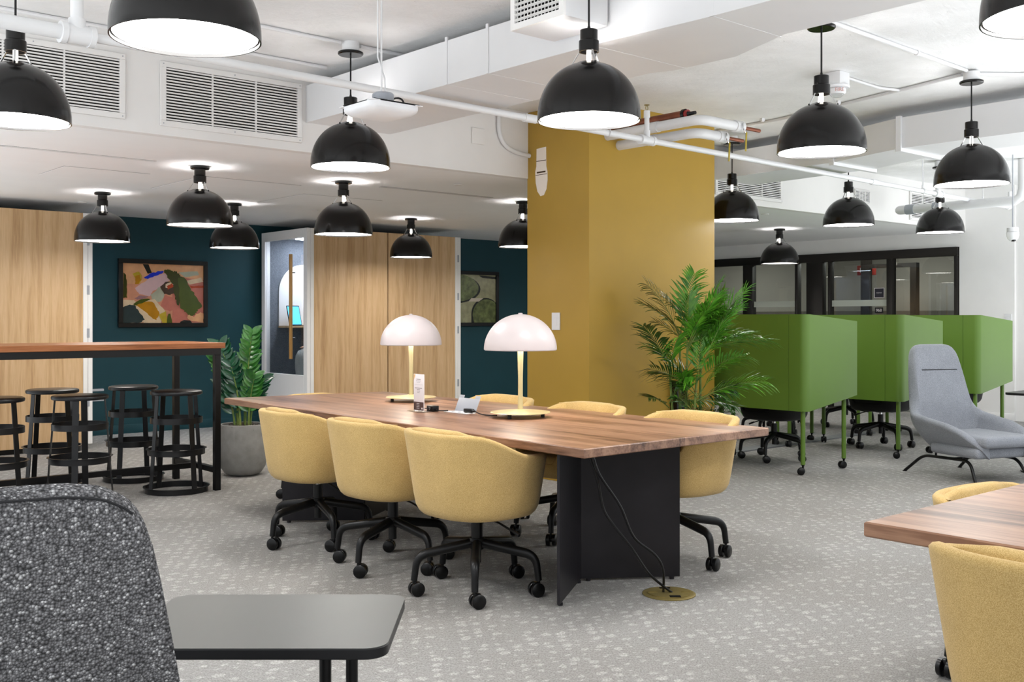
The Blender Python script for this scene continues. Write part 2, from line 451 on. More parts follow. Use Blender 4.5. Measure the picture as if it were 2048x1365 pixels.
# the office behind the partition
o = MB(); o.b2(16.0, 16.1, 5, 15, 0, 2.6); o.b2(XR+.12, 16, 5.5, 5.6, 0, 2.6); o.b2(XR+.12, 16, 14.9, 15, 0, 2.6); o.b2(XR, XR+.12, YB+.12, 15, 0, 2.6)
struct(o.build('wall_office', M['officegrey'], smooth=False))
struct(MB().b2(15.97, 16., 5.6, 14.9, .0, 1.40).build('trim_3', paint('office_dado', srgb(112, 106, 98), .7), smooth=False))
struct(MB().b2(XR+.12, 16, 5, 15, 2.55, 2.65).build('ceiling', M['soffit'], smooth=False))
# glazed partition
win = bpy.data.objects.new('window_1', None); COL.objects.link(win); struct(win)
win['label'] = 'black framed glazed partition behind the green desk pods'
fr = MB()
fr.b2(XR-.03, XR+.07, 6.31, 11.4, 2.085, 2.20, .003)
for y0, y1 in ((6.31, 6.356), (7.207, 7.294), (8.152, 8.192), (8.28, 8.545), (8.692, 8.738), (9.485, 9.66), (10.6, 10.65)):
    fr.b2(XR-.03, XR+.07, y0, y1, 0, 2.085, .003)
fr.build('frame', M['bronze'], win)
for y0, y1 in ((6.356, 7.207), (7.294, 8.152), (8.192, 8.28), (8.545, 8.692), (8.738, 9.485), (9.66, 10.6), (10.65, 11.4)):
    MB().b2(XR+.018, XR+.026, y0, y1, 0.02, 2.085).build('pane', M['pane'], win, smooth=False)
MB().b2(XR+.012, XR+.017, 7.294, 8.152, 1.445, 1.53).build('frosted_band', M['band'], win, smooth=False)
MB().b2(XR+.012, XR+.017, 8.738, 9.485, 1.445, 1.53).build('frosted_band', M['band'], win, smooth=False)
# dark door frame inside the office
d = MB(); d.b2(14.9, 15.0, 8.58, 8.72, 0, 2.549); d.b2(14.9, 15.0, 7.80, 7.90, 0, 2.06); d.b2(14.9, 15.0, 7.80, 8.58, 2.06, 2.12)
struct(d.build('door_1', M['bronze'], smooth=False))

# mustard column
colm = MB().b2(5.60, 7.117, 5.531, 6.23, 0, SLAB, .004).build('column', M['mustard'])
struct(colm)
pp = [(-.055, .17), (.055, .175), (.058, .02), (.07, -.02), (.072, -.09), (.06, -.16), (.03, -.205), (-.01, -.21), (-.045, -.17), (-.065, -.10), (-.07, -.01), (-.058, .03)]
pm = MB()
tb = bmesh.new()
f0 = [tb.verts.new((5.5965, 6.06-p[0], 2.455+p[1])) for p in pp]; f1 = [tb.verts.new((5.602, 6.06-p[0], 2.455+p[1])) for p in pp]
tb.faces.new(f0)
for i in range(len(pp)): tb.faces.new((f0[i], f1[i], f1[(i+1) % len(pp)], f0[(i+1) % len(pp)]))
bmesh.ops.recalc_face_normals(tb, faces=tb.faces); pm.add(tb, M['plaster'])
pm.box((5.596, 6.06, 2.525), (.002, .11, .005), mat=M['crack']); pm.box((5.596, 6.06, 2.435), (.002, .10, .012), mat=M['crack'])
pm.box((5.596, 6.06, 2.415), (.002, .13, .004), mat=M['crack'])
pm.build('bare_plaster_patch', None, colm, smooth=False)

# ---------------------------------------------------------------- ceiling services
def ridge(mb, x0, x1, y, z0, z1, w=.012, p=.012):
    mb.b2(x0-p, x1+p, y-w, y+w, z0-p, z1+p)
t = thing('air_duct', 'long white rectangular duct crossing the ceiling above the walnut table', 'duct', (3.6, 6.22, 2.6))
def loc_prism(poly, z0, z1, org): return [(x-org[0], y-org[1]) for x, y in poly], z0-org[2], z1-org[2]
P1 = [(3.576, 6.219), (3.60, 4.69), (3.615, 3.5), (3.66, 2.9), (3.70, -.5), (4.15, -.5), (4.15, 2.82), (4.318, 3.22), (4.31, 3.62), (4.26, 3.75), (4.26, 6.219)]
pl, a, b = loc_prism(P1, 2.60, 2.85, (3.6, 6.22, 2.6))
MB().prism(pl, a, b).build('casing', M['duct'], t, smooth=False)
for y, x0, x1 in ((4.69, 3.60, 4.26), (4.33, 3.603, 4.26), (3.55, 3.612, 4.32), (2.86, 3.665, 4.18)):
    m = MB(); m.b2(x0-3.6-.005, x0-3.6+.004, y-6.22-.010, y-6.22+.010, 0, .27); m.b2(x0-3.6, x1-3.6, y-6.22-.004, y-6.22+.004, -.0010, .004)
    m.build('joint_strip', M['duct'], t, smooth=False)
t = thing('air_register', 'white boxed air register with a slatted face on the side of the long duct', 'vent', (3.31, 3.615, 2.665))
m = MB(); m.b2(.012, .288, -.185, .185, 0, .235); m.build('box', M['duct'], t, smooth=False)
m = MB(); m.b2(-.004, .012, -.185, -.155, .03, .205); m.b2(-.004, .012, .155, .185, .03, .205); m.b2(-.004, .012, -.185, .185, 0, .03); m.b2(-.004, .012, -.185, .185, .205, .235)
m.build('frame', M['white'], t, smooth=False)
m = MB()
for k in range(7): m.box((.0, 0, .045+k*.025), (.014, .31, .004), rot=Matrix.Rotation(R(25), 3, 'Y'))
for k in range(13): m.box((.008, -.145+k*.0242, .117), (.004, .004, .18))
m.build('louvre', M['white'], t, smooth=False)
MB().b2(.0105, .0118, -.155, .155, .03, .205).build('backing', M['dark'], t, smooth=False)

t = thing('air_duct', 'white rectangular duct with offset joint at the upper right, behind the right pendants', 'duct', (8.0, 6.22, 2.6))
P2 = [(7.98, 6.219), (7.86, 4.86), (7.61, 4.12), (7.56, 1.2), (8.18, 1.2), (8.18, 4.12), (8.49, 4.86), (8.60, 6.219)]
pl, a, b = loc_prism(P2, 2.60, 2.84, (8.0, 6.22, 2.6))
MB().prism(pl, a, b).build('casing', M['duct'], t, smooth=False)
for y, x0, x1 in ((4.86, 7.86, 8.49), (4.12, 7.61, 8.18)):
    m = MB(); m.b2(x0-8-.022, x0-8+.01, y-6.22-.02, y-6.22+.02, 0.0045, .25); m.b2(x0-8-.022, x1-8+.05, y-6.22-.022, y-6.22+.022, -.026, .004)
    m.build('flange', M['duct'], t, smooth=False)

def grille(name, label, x0, x1, z0, z1, n, mull, group=None, fw=.035, slat=.0085):
    t = thing(name, label, 'vent', ((x0+x1)/2, YF, (z0+z1)/2), 0, group)
    w, h = (x1-x0)/2, (z1-z0)/2
    m = MB()
    for q in ((-w, w, h-fw, h), (-w, w, -h, -h+fw), (-w, -w+fw, -h+fw, h-fw), (w-fw, w, -h+fw, h-fw)):
        m.b2(q[0], q[1], -.018, -.001, q[2], q[3], .002, 1)
    m.build('frame', M['white'], t)
    m = MB(); ih = h-fw
    for k in range(n):
        z = -ih+(k+.5)*2*ih/n
        m.box((0, -.011, z), (2*(w-fw), .012, slat))
    for x in mull: m.b2(x-.005, x+.005, -.016, -.004, -ih, ih)
    m.build('louvre', M['white'], t, smooth=False)
    MB().b2(-w+fw, w-fw, -.003, -.001, -ih, ih).build('filter', M['filter'], t, smooth=False)
    for sx in (-1, 0, 1):
        for sz in (-1, 1): MB().tube([(sx*(w-.017), -.0205, sz*(h-.016)), (sx*(w-.017), -.018, sz*(h-.016))], .004, 8).build('screw', M['greyplastic'], t)
    return t
grille('air_grille', 'white louvred air grille at the far left, partly behind the pendant cut by the frame', 1.30, 2.345, 2.465, 2.855, 18, (-.16, .17), 'wall grilles')
grille('air_grille', 'wide white louvred air grille left of the hanging access point', 2.562, 3.537, 2.455, 2.853, 18, (-.15, .15), 'wall grilles')
grille('air_grille', 'louvred air grille just right of the mustard column', 8.0, 9.10, 2.46, 2.80, 15, (-.2, .2), 'wall grilles')
grille('air_grille', 'louvred air grille near the right wall behind the fat white pipe', 11.71, 12.60, 2.45, 2.80, 15, (-.15, .15), 'wall grilles')
grille('air_grille', 'small square air grille between the two wide right grilles', 10.489, 10.806, 2.575, 2.72, 8, (-.06, 0, .06), 'wall grilles', .015, .007)
o = MB().b2(-.062, .062, -.012, -.001, -.062, .062, .002, 1).build('cover_plate', M['white'], loc=(5.075, YF, 2.68)); tag(o, 'square white blank cover plate high on the wall left of the column', 'cover plate')

# sprinkler main
PY = lambda x: 4.80+(x-1.275)*(5.227-4.80)/(12.15-1.275)
t = thing('sprinkler_pipe', 'long thin white sprinkler pipe running across the whole ceiling', 'pipe', (0, 0, 2.55))
def pp_(x, z=0): return (x, PY(x), z)
MB().tube([pp_(-2), pp_(1.62)], .033, 14).build('wide_pipe', M['duct'], t)
MB().tube([pp_(1.60), pp_(12.15)], .0225, 12).build('main_pipe', M['duct'], t)
def tee(x, r, rise, rr, head):
    m = MB(); dx = Vector((1, (5.227-4.8)/10.875, 0)).normalized(); p = Vector(pp_(x))
    m.tube([p-dx*.06, p+dx*.06], r*1.35, 14); m.tube([p-dx*.075, p-dx*.05], r*1.5, 14); m.tube([p+dx*.05, p+dx*.075], r*1.5, 14)
    m.tube([p, p+Vector((0, 0, .07))], rr*1.35, 12); o = m.build('tee_fitting', M['duct'], t)
    m = MB(); m.tube([p+Vector((0, 0, .06)), p+Vector((0, 0, rise))], rr, 12)
    if head: m.tube([p+Vector((0, 0, rise-.04)), p+Vector((0, 0, rise+.01))], rr*1.3, 12)
    m.build('riser', M['duct'], o)
    if head:
        m = MB(); z = rise+.01
        for s in (-1, 1): m.tube([p+Vector((s*.006, 0, z)), p+Vector((s*.012, 0, z+.02)), p+Vector((s*.006, 0, z+.04))], .003, 6)
        m.lathe([(0, z+.04), (.02, z+.04), (.02, z+.043), (0, z+.043)], p, 12); m.build('sprinkler_head', M['oldbrass'], o)
tee(1.60, .033, .375, .028, False)
tee(5.62, .024, .20, .018, True)
tee(10.30, .024, .22, .020, True)
m = MB(); p = Vector(pp_(12.15)); m.tube(arc_path([p-Vector((.08, 0, 0)), p, p+Vector((0, 0, .08))], .04), .03, 12); m.tube([p+Vector((0, 0, .07)), p+Vector((0, 0, .18))], .022, 12)
m.build('elbow', M['duct'], t)
for x in (5.2, 9.95, 11.4):
    p = Vector(pp_(x)); m = MB(); m.tube([p+Vector((0, 0, .05)), p+Vector((0, 0, SLAB-2.55-.005))], .005, 6)
    m.tube([p+Vector((0, .027*math.cos(q*PI/6), .027*math.sin(q*PI/6)+.004)) for q in range(13)], .004, 6, cap=False); m.tube([p+Vector((0, 0, .03)), p+Vector((0, 0, .06))], .009, 8)
    m.build('hanger', M['duct'], t)
for x in (4.45, 8.95): 
    p = Vector(pp_(x)); MB().tube([p-Vector((.05, 0, 0)), p+Vector((.05, 0, 0))], .028, 12).build('coupling', M['duct'], t)

# pipes by the column
t = thing('capped_pipe', 'stub of aged copper pipe with a red cap and black nozzle by the column top', 'pipe', (5.83, 5.1, 2.735))
MB().tube([(0, .42, 0), (0, -.30, 0)], .031, 16).build('copper_tube', M['copper'], t)
MB().tube([(0, -.29, 0), (0, -.315, 0)], .040, 16).build('collar', M['rubber'], t)
m = MB(); m.tube([(0, -.315, 0), (0, -.335, 0)], .032, 16); m.build('cap', M['redcap'], t)
MB().tube([(0, -.335, 0), (0, -.355, 0), (0, -.40, 0)], [.02, .014, .013], 12).build('nozzle', M['rubber'], t)
for lab, x0, y1, z, xs, xe in (('upper white insulated pipe with bend and copper end beside the column top', 5.80, 4.635, 2.675, 6.28, 6.50), ('lower white insulated pipe with bend tucked behind the upper one', 5.93, 4.77, 2.615, 6.26, 6.48)):
    t = thing('insulated_pipe', lab, 'pipe', (x0, y1, z), 0, 'insulated pipes by the column')
    m = MB(); m.tube(arc_path([(0, 5.531-y1, 0), (0, 0, 0), (xs-x0, 0, 0)], .10, 6), .037, 16); m.tube([(0, .46, 0), (0, .38, 0)], .041, 16); m.tube([(xs-x0-.09, 0, 0), (xs-x0, 0, 0)], .044, 16); m.build('insulation', M['duct'], t)
    MB().tube([(xs-x0, 0, 0), (xe-x0, 0, 0)], .014, 12).build('copper_end', M['copper'], t)
    m = MB(); m.tube([(xs-x0-.05, -.05, .02), (xs-x0-.05, -.055, -.02), (xs-x0-.03, -.055, -.05)], .006, 6, mat=M['chrome']); m.box((xs-x0-.02, -.055, -.115), (.016, .006, .14), .002, rot=Matrix.Rotation(R(4), 3, 'Y'), mat=M['valve']); m.build('valve_handle', None, t)
# fat white pipe on the right
t = thing('drain_pipe', 'fat white pipe with rounded end in front of the right-hand grille', 'pipe', (11.05, 6.0, 2.50))
MB().tube([(0, .02, 0), (0, 0, 0), (0, -.02, 0), (0, -1.3, 0), (0, -1.36, .04), (0, -1.38, .12), (0, -1.38, .425)], [.03, .045, .05, .05, .05, .05, .05], 18).build('pipe', M['duct'], t)
for y in (-.10, -.42): MB().tube([(0, y, 0), (0, y-.10, 0)], .056, 18).build('coupling', M['greyplastic'], t)
MB().tube([(0, -.3, .05), (0, -.3, .425)], .004, 6).build('hanger_rod', M['duct'], t)

# conduits on the slab
def conduit(label, pts, r=.011, clips=()):
    pts = [Vector(p) for p in pts]; o0 = pts[0].copy()
    t = thing('conduit', label, 'conduit', o0, 0, 'conduits on the ceiling')
    MB().tube(arc_path([p-o0 for p in pts], .06), r, 8).build('tube', M['duct'], t)
    for c in clips:
        p = pts[0].lerp(pts[-1], c)-o0; dv = (pts[-1]-pts[0]).normalized()
        MB().tube([p-dv*.012, p+dv*.012], r*1.5, 8).build('clip', M['duct'], t)
CZ = SLAB-.013
conduit('white conduit along the ceiling near the left wall grilles', [(-1.5, 5.93, CZ), (3.56, 5.93, CZ)], .012, (.55, .8))
conduit('white conduit ending at the canopy of the pendant behind the access point', [(-1.5, 5.31, CZ), (3.30, 5.336, CZ)], .012, (.8,))
conduit('short white conduit from the pendant canopy to the long duct', [(3.44, 5.336, CZ), (3.575, 5.34, CZ), (4.2, 5.34, CZ)], .012)
conduit('white conduit joining the two pendant canopies at the upper right', [(5.09, 3.175, CZ), (6.80, 3.208, CZ)], .012, (.6,))
conduit('white conduit running from the rightmost pendant canopy back towards the column', [(6.89, 3.28, CZ), (7.0, 3.7, CZ), (7.30, 5.0, CZ), (7.35, 5.9, CZ)], .012, (.4, .7))
conduit('white conduit from the fire strobe to the long ceiling conduit', [(6.34, 3.84, CZ), (6.85, 3.86, CZ), (7.02, 3.80, CZ)], .010)
conduit('white conduit leaving the rightmost pendant canopy towards the right edge', [(6.95, 3.20, CZ), (7.2, 3.0, CZ), (7.3, 1.5, CZ)], .012)
o = MB()
o.tube([Vector((5.275, 6.200, 2.93))]+bez((5.275, 6.200, 2.78), (5.285, 6.200, 2.62), (5.40, 6.200, 2.59), (5.599, 6.200, 2.58), 14), .018, 10)
tag(o.build('conduit', M['duct']), 'bent white conduit entering the left side of the mustard column', 'conduit', 'conduits on the ceiling')

# fire strobe
t = thing('fire_strobe', 'white ceiling fire strobe half behind the second pendant from the right', 'alarm', (6.26, 3.84, SLAB))
m = MB(); m.b2(-.06, .06, -.06, .06, -.085, -.001, .003); m.build('back_box', M['duct'], t)
m = MB(); m.cyl((0, 0, -.105), .085, .02, 24, .006); m.cyl((0, 0, -.145), .06, .042, 24, .01); m.build('housing', M['plastic'], t)
m = MB(); m.lathe([(0, -.168), (.03, -.164), (.045, -.150), (.045, -.144), (0, -.144)], seg=20); m.build('lens', M['acrylic'], t)
text_obj('lettering', 'FIRE', .034, M['redink'], t, (-.0607*ST, -.0607*CT, -.125), (PI/2, 0, -TH))
# access point
t = thing('wifi_access_point', 'white square access point hanging on rods with black cable loop', 'access point', (2.925, 4.35, 2.28))
m = MB()
rows = []
for s_, z in ((.0, 0.), (.55, -.004), (.85, .006), (.97, .02), (1., .03), (1., .052)):
    rows.append([(s_*.15*max(-1, min(1, 1.25*math.cos(q*PI/16))), s_*.15*max(-1, min(1, 1.25*math.sin(q*PI/16))), z) for q in range(32)])
m.grid(rows, closed_v=True); m.box((0, 0, .05), (.30, .30, .004)); m.build('body', M['plastic'], t)
MB().box((.02, .01, .060), (.27, .25, .008)).build('mount_plate', M['rubber'], t, smooth=False)
MB().cyl((.02, .01, .064), .055, .06, 24, .008).build('junction_box', M['greyplastic'], t)
m = MB(); m.tube([(.01, .01, .12), (.01, .01, SLAB-2.28)], .005, 8); m.tube([(.04, .02, .12), (.03, .01, .2), (-.012, .01, .30), (-.012, .01, SLAB-2.28)], .004, 8); m.build('hanging_rod', M['duct'], t)
MB().tube(bez((.07, .0, .10), (.14, .0, .13), (.13, -.02, .08), (.125, -.02, .058)), .005, 8).build('cable', M['rubber'], t)
MB().lathe([(0, 0), (.004, 0), (.004, .002), (0, .002)], (-.1505, -.10, .04), 8).build('status_light', M['led'], t)
# security camera on pole
t = thing('security_camera', 'white dome security camera on a thin pole in front of the right wall', 'camera', (10.72, 4.585, 2.10))
m = MB(); m.cyl((0, 0, .045), .055, .05, 24, .006); m.build('mount', M['plastic'], t)
m = MB(); m.lathe([(0, -.045), (.03, -.04), (.05, -.02), (.06, .01), (.06, .045), (0, .045)], seg=24); m.build('dome', M['plastic'], t)
MB().lathe([(0, -.052), (.018, -.048), (.026, -.036), (.026, -.03), (0, -.03)], (-.008, -.01, 0), 16).build('lens', M['rubber'], t)
MB().tube([(0, 0, .09), (0, 0, SLAB-2.10)], .006, 8).build('pole', M['greyplastic'], t)

# low ceiling fittings
def slot(label, x0, x1, y, w=.03):
    t = thing('slot_diffuser', label, 'vent', ((x0+x1)/2, y, LOW), 0, 'linear slot diffusers')
    h = (x1-x0)/2
    m = MB(); m.b2(-h, h, -w, -w+.008, -.004, .0); m.b2(-h, h, w-.008, w, -.004, .0); m.b2(-h, -h+.008, -w, w, -.004, 0); m.b2(h-.008, h, -w, w, -.004, 0); m.b2(-h, h, -.004, .004, -.004, 0); m.build('frame', M['white'], t, smooth=False)
    MB().b2(-h, h, -w, w, -.002, -.0005).build('slot', M['dark'], t, smooth=False)
slot('long double slot diffuser in the low ceiling at the left, below the wall grilles', .2, 2.97, 7.29, .022)
slot('dark slot in the low ceiling left of the mustard column', 4.99, 6.22, 7.42, .03)
def apanel(label, x0, x1, y0, y1):
    t = thing('access_panel', label, 'access panel', ((x0+x1)/2, (y0+y1)/2, LOW), 0, 'flush ceiling access panels')
    a_, b_ = (x1-x0)/2, (y1-y0)/2
    MB().b2(-a_, a_, -b_, b_, -.0015, -.0003).build('gap', paint('panel_gap', srgb(120, 118, 116), .8), t, smooth=False)
    MB().b2(-a_+.004, a_-.004, -b_+.004, b_-.004, -.003, -.0015).build('panel', M['soffit'], t, smooth=False)
apanel('flush access panel in the low ceiling behind the nearest short pendant', 3.55, 4.44, 7.80, 8.82)
apanel('smaller flush access panel in the low ceiling above the left oak booth', 2.55, 3.20, 7.95, 8.55)
apanel('flush access panel in the low ceiling in front of the phone booth', 4.75, 5.60, 8.3, 9.2)
def disc(label, x, y):
    tag(MB().cyl((0, 0, -.008), .04, .007, 20, .002).build('sprinkler_cover', M['white'], loc=(x, y, LOW)), label, 'sprinkler cover', 'sprinkler covers in the low ceiling')
def onlow(px, py):
    d_ = 1.13*F/(HOR-py); v = at((px-1024)/F*d_, d_); return v.x, v.y
disc('round white sprinkler cover above the right edge of the left oak booth', *onlow(165, 404))
disc('round white sprinkler cover in front of the oak-sided phone booth', *onlow(629, 420))
disc('round white sprinkler cover near the dark ceiling slot by the column', *onlow(917, 369))
disc('round white sprinkler cover right of the mustard column', *onlow(1530, 428))

# switch on the column and by the right wall
o = MB().b2(-.010, -.0005, -.045, .045, -.068, .068, .002, 1)
o.b2(-.013, -.010, -.018, .018, -.034, .034, .001, 1)
tag(o.build('light_switch', M['plastic'], loc=(5.60, 5.888, 1.25)), 'white wall switch on the left face of the mustard column', 'switch', 'wall switches')
o = MB().b2(-.010, -.0005, -.045, .045, -.08, .08, .002, 1); o.b2(-.013, -.010, -.018, .018, -.034, .034, .001, 1)
tag(o.build('light_switch', M['plastic'], loc=(XR, 5.68, 1.25)), 'white wall switch on the right wall above the third green pod', 'switch', 'wall switches')
# signs on the glazing
t = thing('door_sign', 'small dark notice with a white border on the glass above the room number', 'sign', (XR-.0+.010, 7.42, 1.625))
MB().b2(-.003, 0, -.075, .075, -.07, .07).build('border', M['paper'], t, smooth=False)
MB().b2(-.005, -.003, -.066, .066, -.061, .061).build('panel', paint('navy_print', srgb(36, 34, 48), .5), t, smooth=False)
text_obj('lettering', 'RESERVED', .018, M['paper'], t, (-.0055, 0, 0), (PI/2, 0, -PI/2))
t = thing('room_number_sign', 'small black 968 room number sign on the glass partition', 'sign', (XR+.010, 7.425, 1.385))
MB().b2(-.004, 0, -.06, .06, -.04, .04).build('plate', M['ink'], t, smooth=False)
text_obj('lettering', '968', .058, M['paper'], t, (-.0045, 0, 0), (PI/2, 0, -PI/2), .001)
t = thing('exit_sign', 'red exit sign seen through the glazed partition', 'sign', (15.2, 8.79, 2.046))
MB().b2(-.02, .02, -.16, .16, -.08, .08, .01).build('housing', M['exit'], t)
text_obj('lettering', 'EXIT', .11, M['paper'], t, (-.021, 0, 0), (PI/2, 0, -PI/2), .001)
MB().tube([(0, 0, .08), (0, 0, .53)], .008, 8).build('stem', M['exit'], t)

# floor outlet box
t = thing('floor_box', 'round brass floor outlet in the carpet at the near end of the walnut table', 'floor outlet', (3.695, 3.133, 0))
MB().lathe([(0, .001), (.122, .001), (.122, .004), (.112, .007), (.108, .007), (0, .007)], seg=40).build('ring', M['oldbrass'], t)
m = MB(); m.cyl((0, 0, .007), .10, .003, 40)
for a_ in (0, PI): m.box((.075*math.cos(a_-TH), .075*math.sin(a_-TH), .011), (.04, .012, .003), rot=Matrix.Rotation(a_-TH, 3, 'Z'))
m.build('lid', M['oldbrass'], t)
m = MB(); m.box((.0-.06*ST, -.07, .0105), (.05, .03, .002), rot=Matrix.Rotation(-TH, 3, 'Z')); m.box((.04, .06, .0105), (.05, .02, .002), rot=Matrix.Rotation(-TH, 3, 'Z')); m.build('cable_slot', M['dark'], t, smooth=False)
# floor cable ramp between the pods
tag(MB().prism([(7.72, 5.98), (8.35, 6.18), (10.6, 6.18), (10.6, 6.02), (8.35, 6.0)], .0005, .012).build('cable_cover', paint('grey_cable_cover', srgb(112, 114, 116), .6), smooth=False), 'flat grey cable cover on the carpet under the green pods', 'cable cover')

# ================================================================ PENDANTS
def pendant(hung):
    t = thing('pendant_lamp', '-', 'lamp')
    m = MB(); out = []; inn = []
    n = 18
    for i in range(n+1):
        a_ = i/n*PI/2; r = .2375*math.cos(a_)**.92 if i < n else 0; z = .018+.25*math.sin(a_)
        if r < .056: break
        out.append((r, z))
    prof = [(.2375, 0)]+out+[(.055, .2665), (.050, .262)]
    inner = [(max(.050, r-.006), z-.005) for r, z in reversed(out)]+[(.2325, 0.0)]
    m.lathe(prof+inner, seg=56, close=True); sh = m.build('shade', M['gloss'], t)
    MB().lathe([(0, .012), (.226, .012), (.226, .010), (0, .010)], seg=40).build('diffuser', M['lampglow'] if hung else M['warmglow'], t)
    MB().lathe([(0, .214), (.02, .218), (.026, .230), (.020, .243), (0, .246)], seg=14).build('bulb', M['bulb'], t)
    MB().lathe([(.0, .247), (.012, .247), (.011, .325), (0, .325)], seg=16).build('neck', M['neck'], t)
    MB().lathe([(0, .335), (.040, .335), (.040, .318), (.0465, .318), (.0465, .368), (.044, .371), (.0405, .373), (.0405, .418), (.037, .42), (0, .42)], seg=28).build('socket_cap', M['gloss'], t)
    for k in range(3):
        a_ = k*2*PI/3+.35; c_, s_ = math.cos(a_), math.sin(a_)
        m = MB(); p, q = Vector((.088*c_, .088*s_, .252)), Vector((.042*c_, .042*s_, .325))
        mid = (p+q)/2; d_ = (q-p)
        m.box(mid, (.003, .009, d_.length), rot=(Matrix.Rotation(a_, 3, 'Z') @ Matrix.Rotation(math.atan2(.042-.088, .073), 3, 'Y')), mat=M['chrome'])
        m.lathe([(0, 0), (.005, 0), (.005, .007), (0, .007)], p, 8, mat=M['black']); m.build('strut', None, t)
    if hung:
        m = MB(); m.tube([(0, 0, .42), (0, 0, .44)], [.010, .005], 8); m.tube([(0, 0, .43), (0, 0, .68)], .005, 8); m.build('cord', M['black'], t)
        MB().lathe([(0, .675), (.07, .675), (.076, .680), (.076, .690), (.07, .694), (0, .694)], seg=28).build('canopy', M['gloss'], t)
        MB().cyl((0, 0, .694), .052, .755-.694, 20, .004).build('junction_box', M['duct'], t)
    else:
        MB().lathe([(0, .42), (.066, .42), (.07, .424), (.07, .436), (.066, .440), (0, .440)], seg=28).build('canopy', M['gloss'], t)
    return t
hp = pendant(True); first = True
for x, y, z, lab in (
    (1.417, 3.228, 2.175, 'largest black dome pendant at the top left, upper half cut off by the frame'),
    (1.411, 5.063, 2.170, 'black dome pendant cut by the left edge, in front of the leftmost air grille'),
    (3.371, 5.336, 2.178, 'black dome pendant on a long cord just behind the white access point'),
    (3.411, 3.370, 2.180, 'big black dome pendant hanging in front of the top of the mustard column'),
    (5.014, 3.170, 2.180, 'black dome pendant right of the capped copper pipe, half hiding the fire strobe'),
    (6.874, 3.210, 2.165, 'black dome pendant on a long cord in front of the far right duct'),
    (3.330, 1.270, 2.180, 'black dome pendant cut off by the top right corner of the frame'),
    (7.550, 5.675, 2.140, 'black dome pendant peeking out from behind the right edge of the mustard column'),
    (8.988, 5.388, 2.165, 'black dome pendant beside the small square grille, above the second green pod'),
    (10.541, 5.255, 2.170, 'black dome pendant in front of the right-hand grille, below the fat white pipe')):
    place(hp, first, (x, y, z), random.random()*6 if not first else .6, lab, 'lamp', 'dome pendants hung on cords'); first = False
sp = pendant(False); first = True
for x, y, lab in (
    (3.347, 9.398, 'short-stemmed black pendant at the right edge of the left oak booth'),
    (3.320, 7.321, 'larger short-stemmed black pendant above and in front of the colourful painting'),
    (4.571, 7.344, 'short-stemmed black pendant by the white front of the phone booth'),
    (4.638, 9.444, 'smaller short-stemmed pendant partly hidden behind a bigger one by the painting'),
    (6.826, 9.548, 'smallest short-stemmed pendant over the oak sides above the left table lamp'),
    (6.650, 7.459, 'short-stemmed pendant half hidden behind the left edge of the mustard column'),
    (11.108, 7.620, 'short-stemmed black pendant in front of the black framed glazing'),
    (8.80, 7.50, 'added short-stemmed pendant hidden behind the mustard column, the one closest to it'),  # from here on, unseen pendants added to light the right side
    (9.00, 9.45, 'added short-stemmed pendant hidden behind the mustard column, nearest the teal wall'),
    (11.00, 9.50, 'added short-stemmed pendant hidden behind the mustard column, nearest the glazing')):
    place(sp, first, (x, y, LOW-.4405), random.random()*6 if not first else .3, lab, 'lamp', 'short pendants under the low ceiling'); first = False

# ================================================================ MEETING TABLE
def slab_top(corners, z0, z1, mat, parent, bev=.004):
    return MB().prism(corners, z0, z1, bev, 1).build('tabletop', mat, parent)
def leaf_plate(p, q, z0, z1, th, parent, name='leg'):
    p, q = Vector(p), Vector(q); d_ = (q-p); n_ = Vector((-d_.y, d_.x)).normalized()*th/2
    m = MB(); m.prism([p+n_, q+n_, q-n_, p-n_], z0, z1, .001, 1)
    for a_ in (.08, .92):
        c_ = p.lerp(q, a_); m.cyl((c_.x, c_.y, .0005), .012, z0, 12)
    return m.build(name, M['plate'], parent)
TX, TY = 3.77, 4.9
t = thing('meeting_table', 'long walnut meeting table with black V-shaped steel legs, in the centre', 'table', (TX, TY, 0))
cor = [(3.107, 3.098), (4.425, 3.10), (4.436, 6.56), (3.235, 6.74)]
slab_top([(x-TX, y-TY) for x, y in cor], .679, .720, M['walnut'], t)
S = lambda x, y: (x-TX, y-TY)
leaf_plate(S(3.156, 3.306), S(3.556, 3.573), .012, .679, .012, t); leaf_plate(S(3.556, 3.573), S(3.954, 3.286), .012, .679, .012, t)
leaf_plate(S(3.177, 5.813), S(3.574, 5.500), .012, .679, .012, t); leaf_plate(S(3.574, 5.500), S(3.931, 5.74), .012, .679, .012, t)
m = MB(); m.b2(-.30, .30, -1.30, .95, .640, .6785, .003); m.build('cable_tray', M['plate'], t)
# second table at the right edge
t = thing('meeting_table', 'walnut tabletop corner entering from the right edge of the photo', 'table', (3.24, -.30, 0))
slab_top([(-.67, -1.8), (.66, -1.8), (.66, 1.794), (-.67, 1.794)], .679, .720, M['walnut'], t)
for y in (-1.2, 1.2):
    s_ = 1 if y < 0 else -1
    leaf_plate((-.50, y+.27*s_*-1), (0, y), .012, .679, .012, t); leaf_plate((0, y), (.50, y+.27*s_*-1), .012, .679, .012, t)

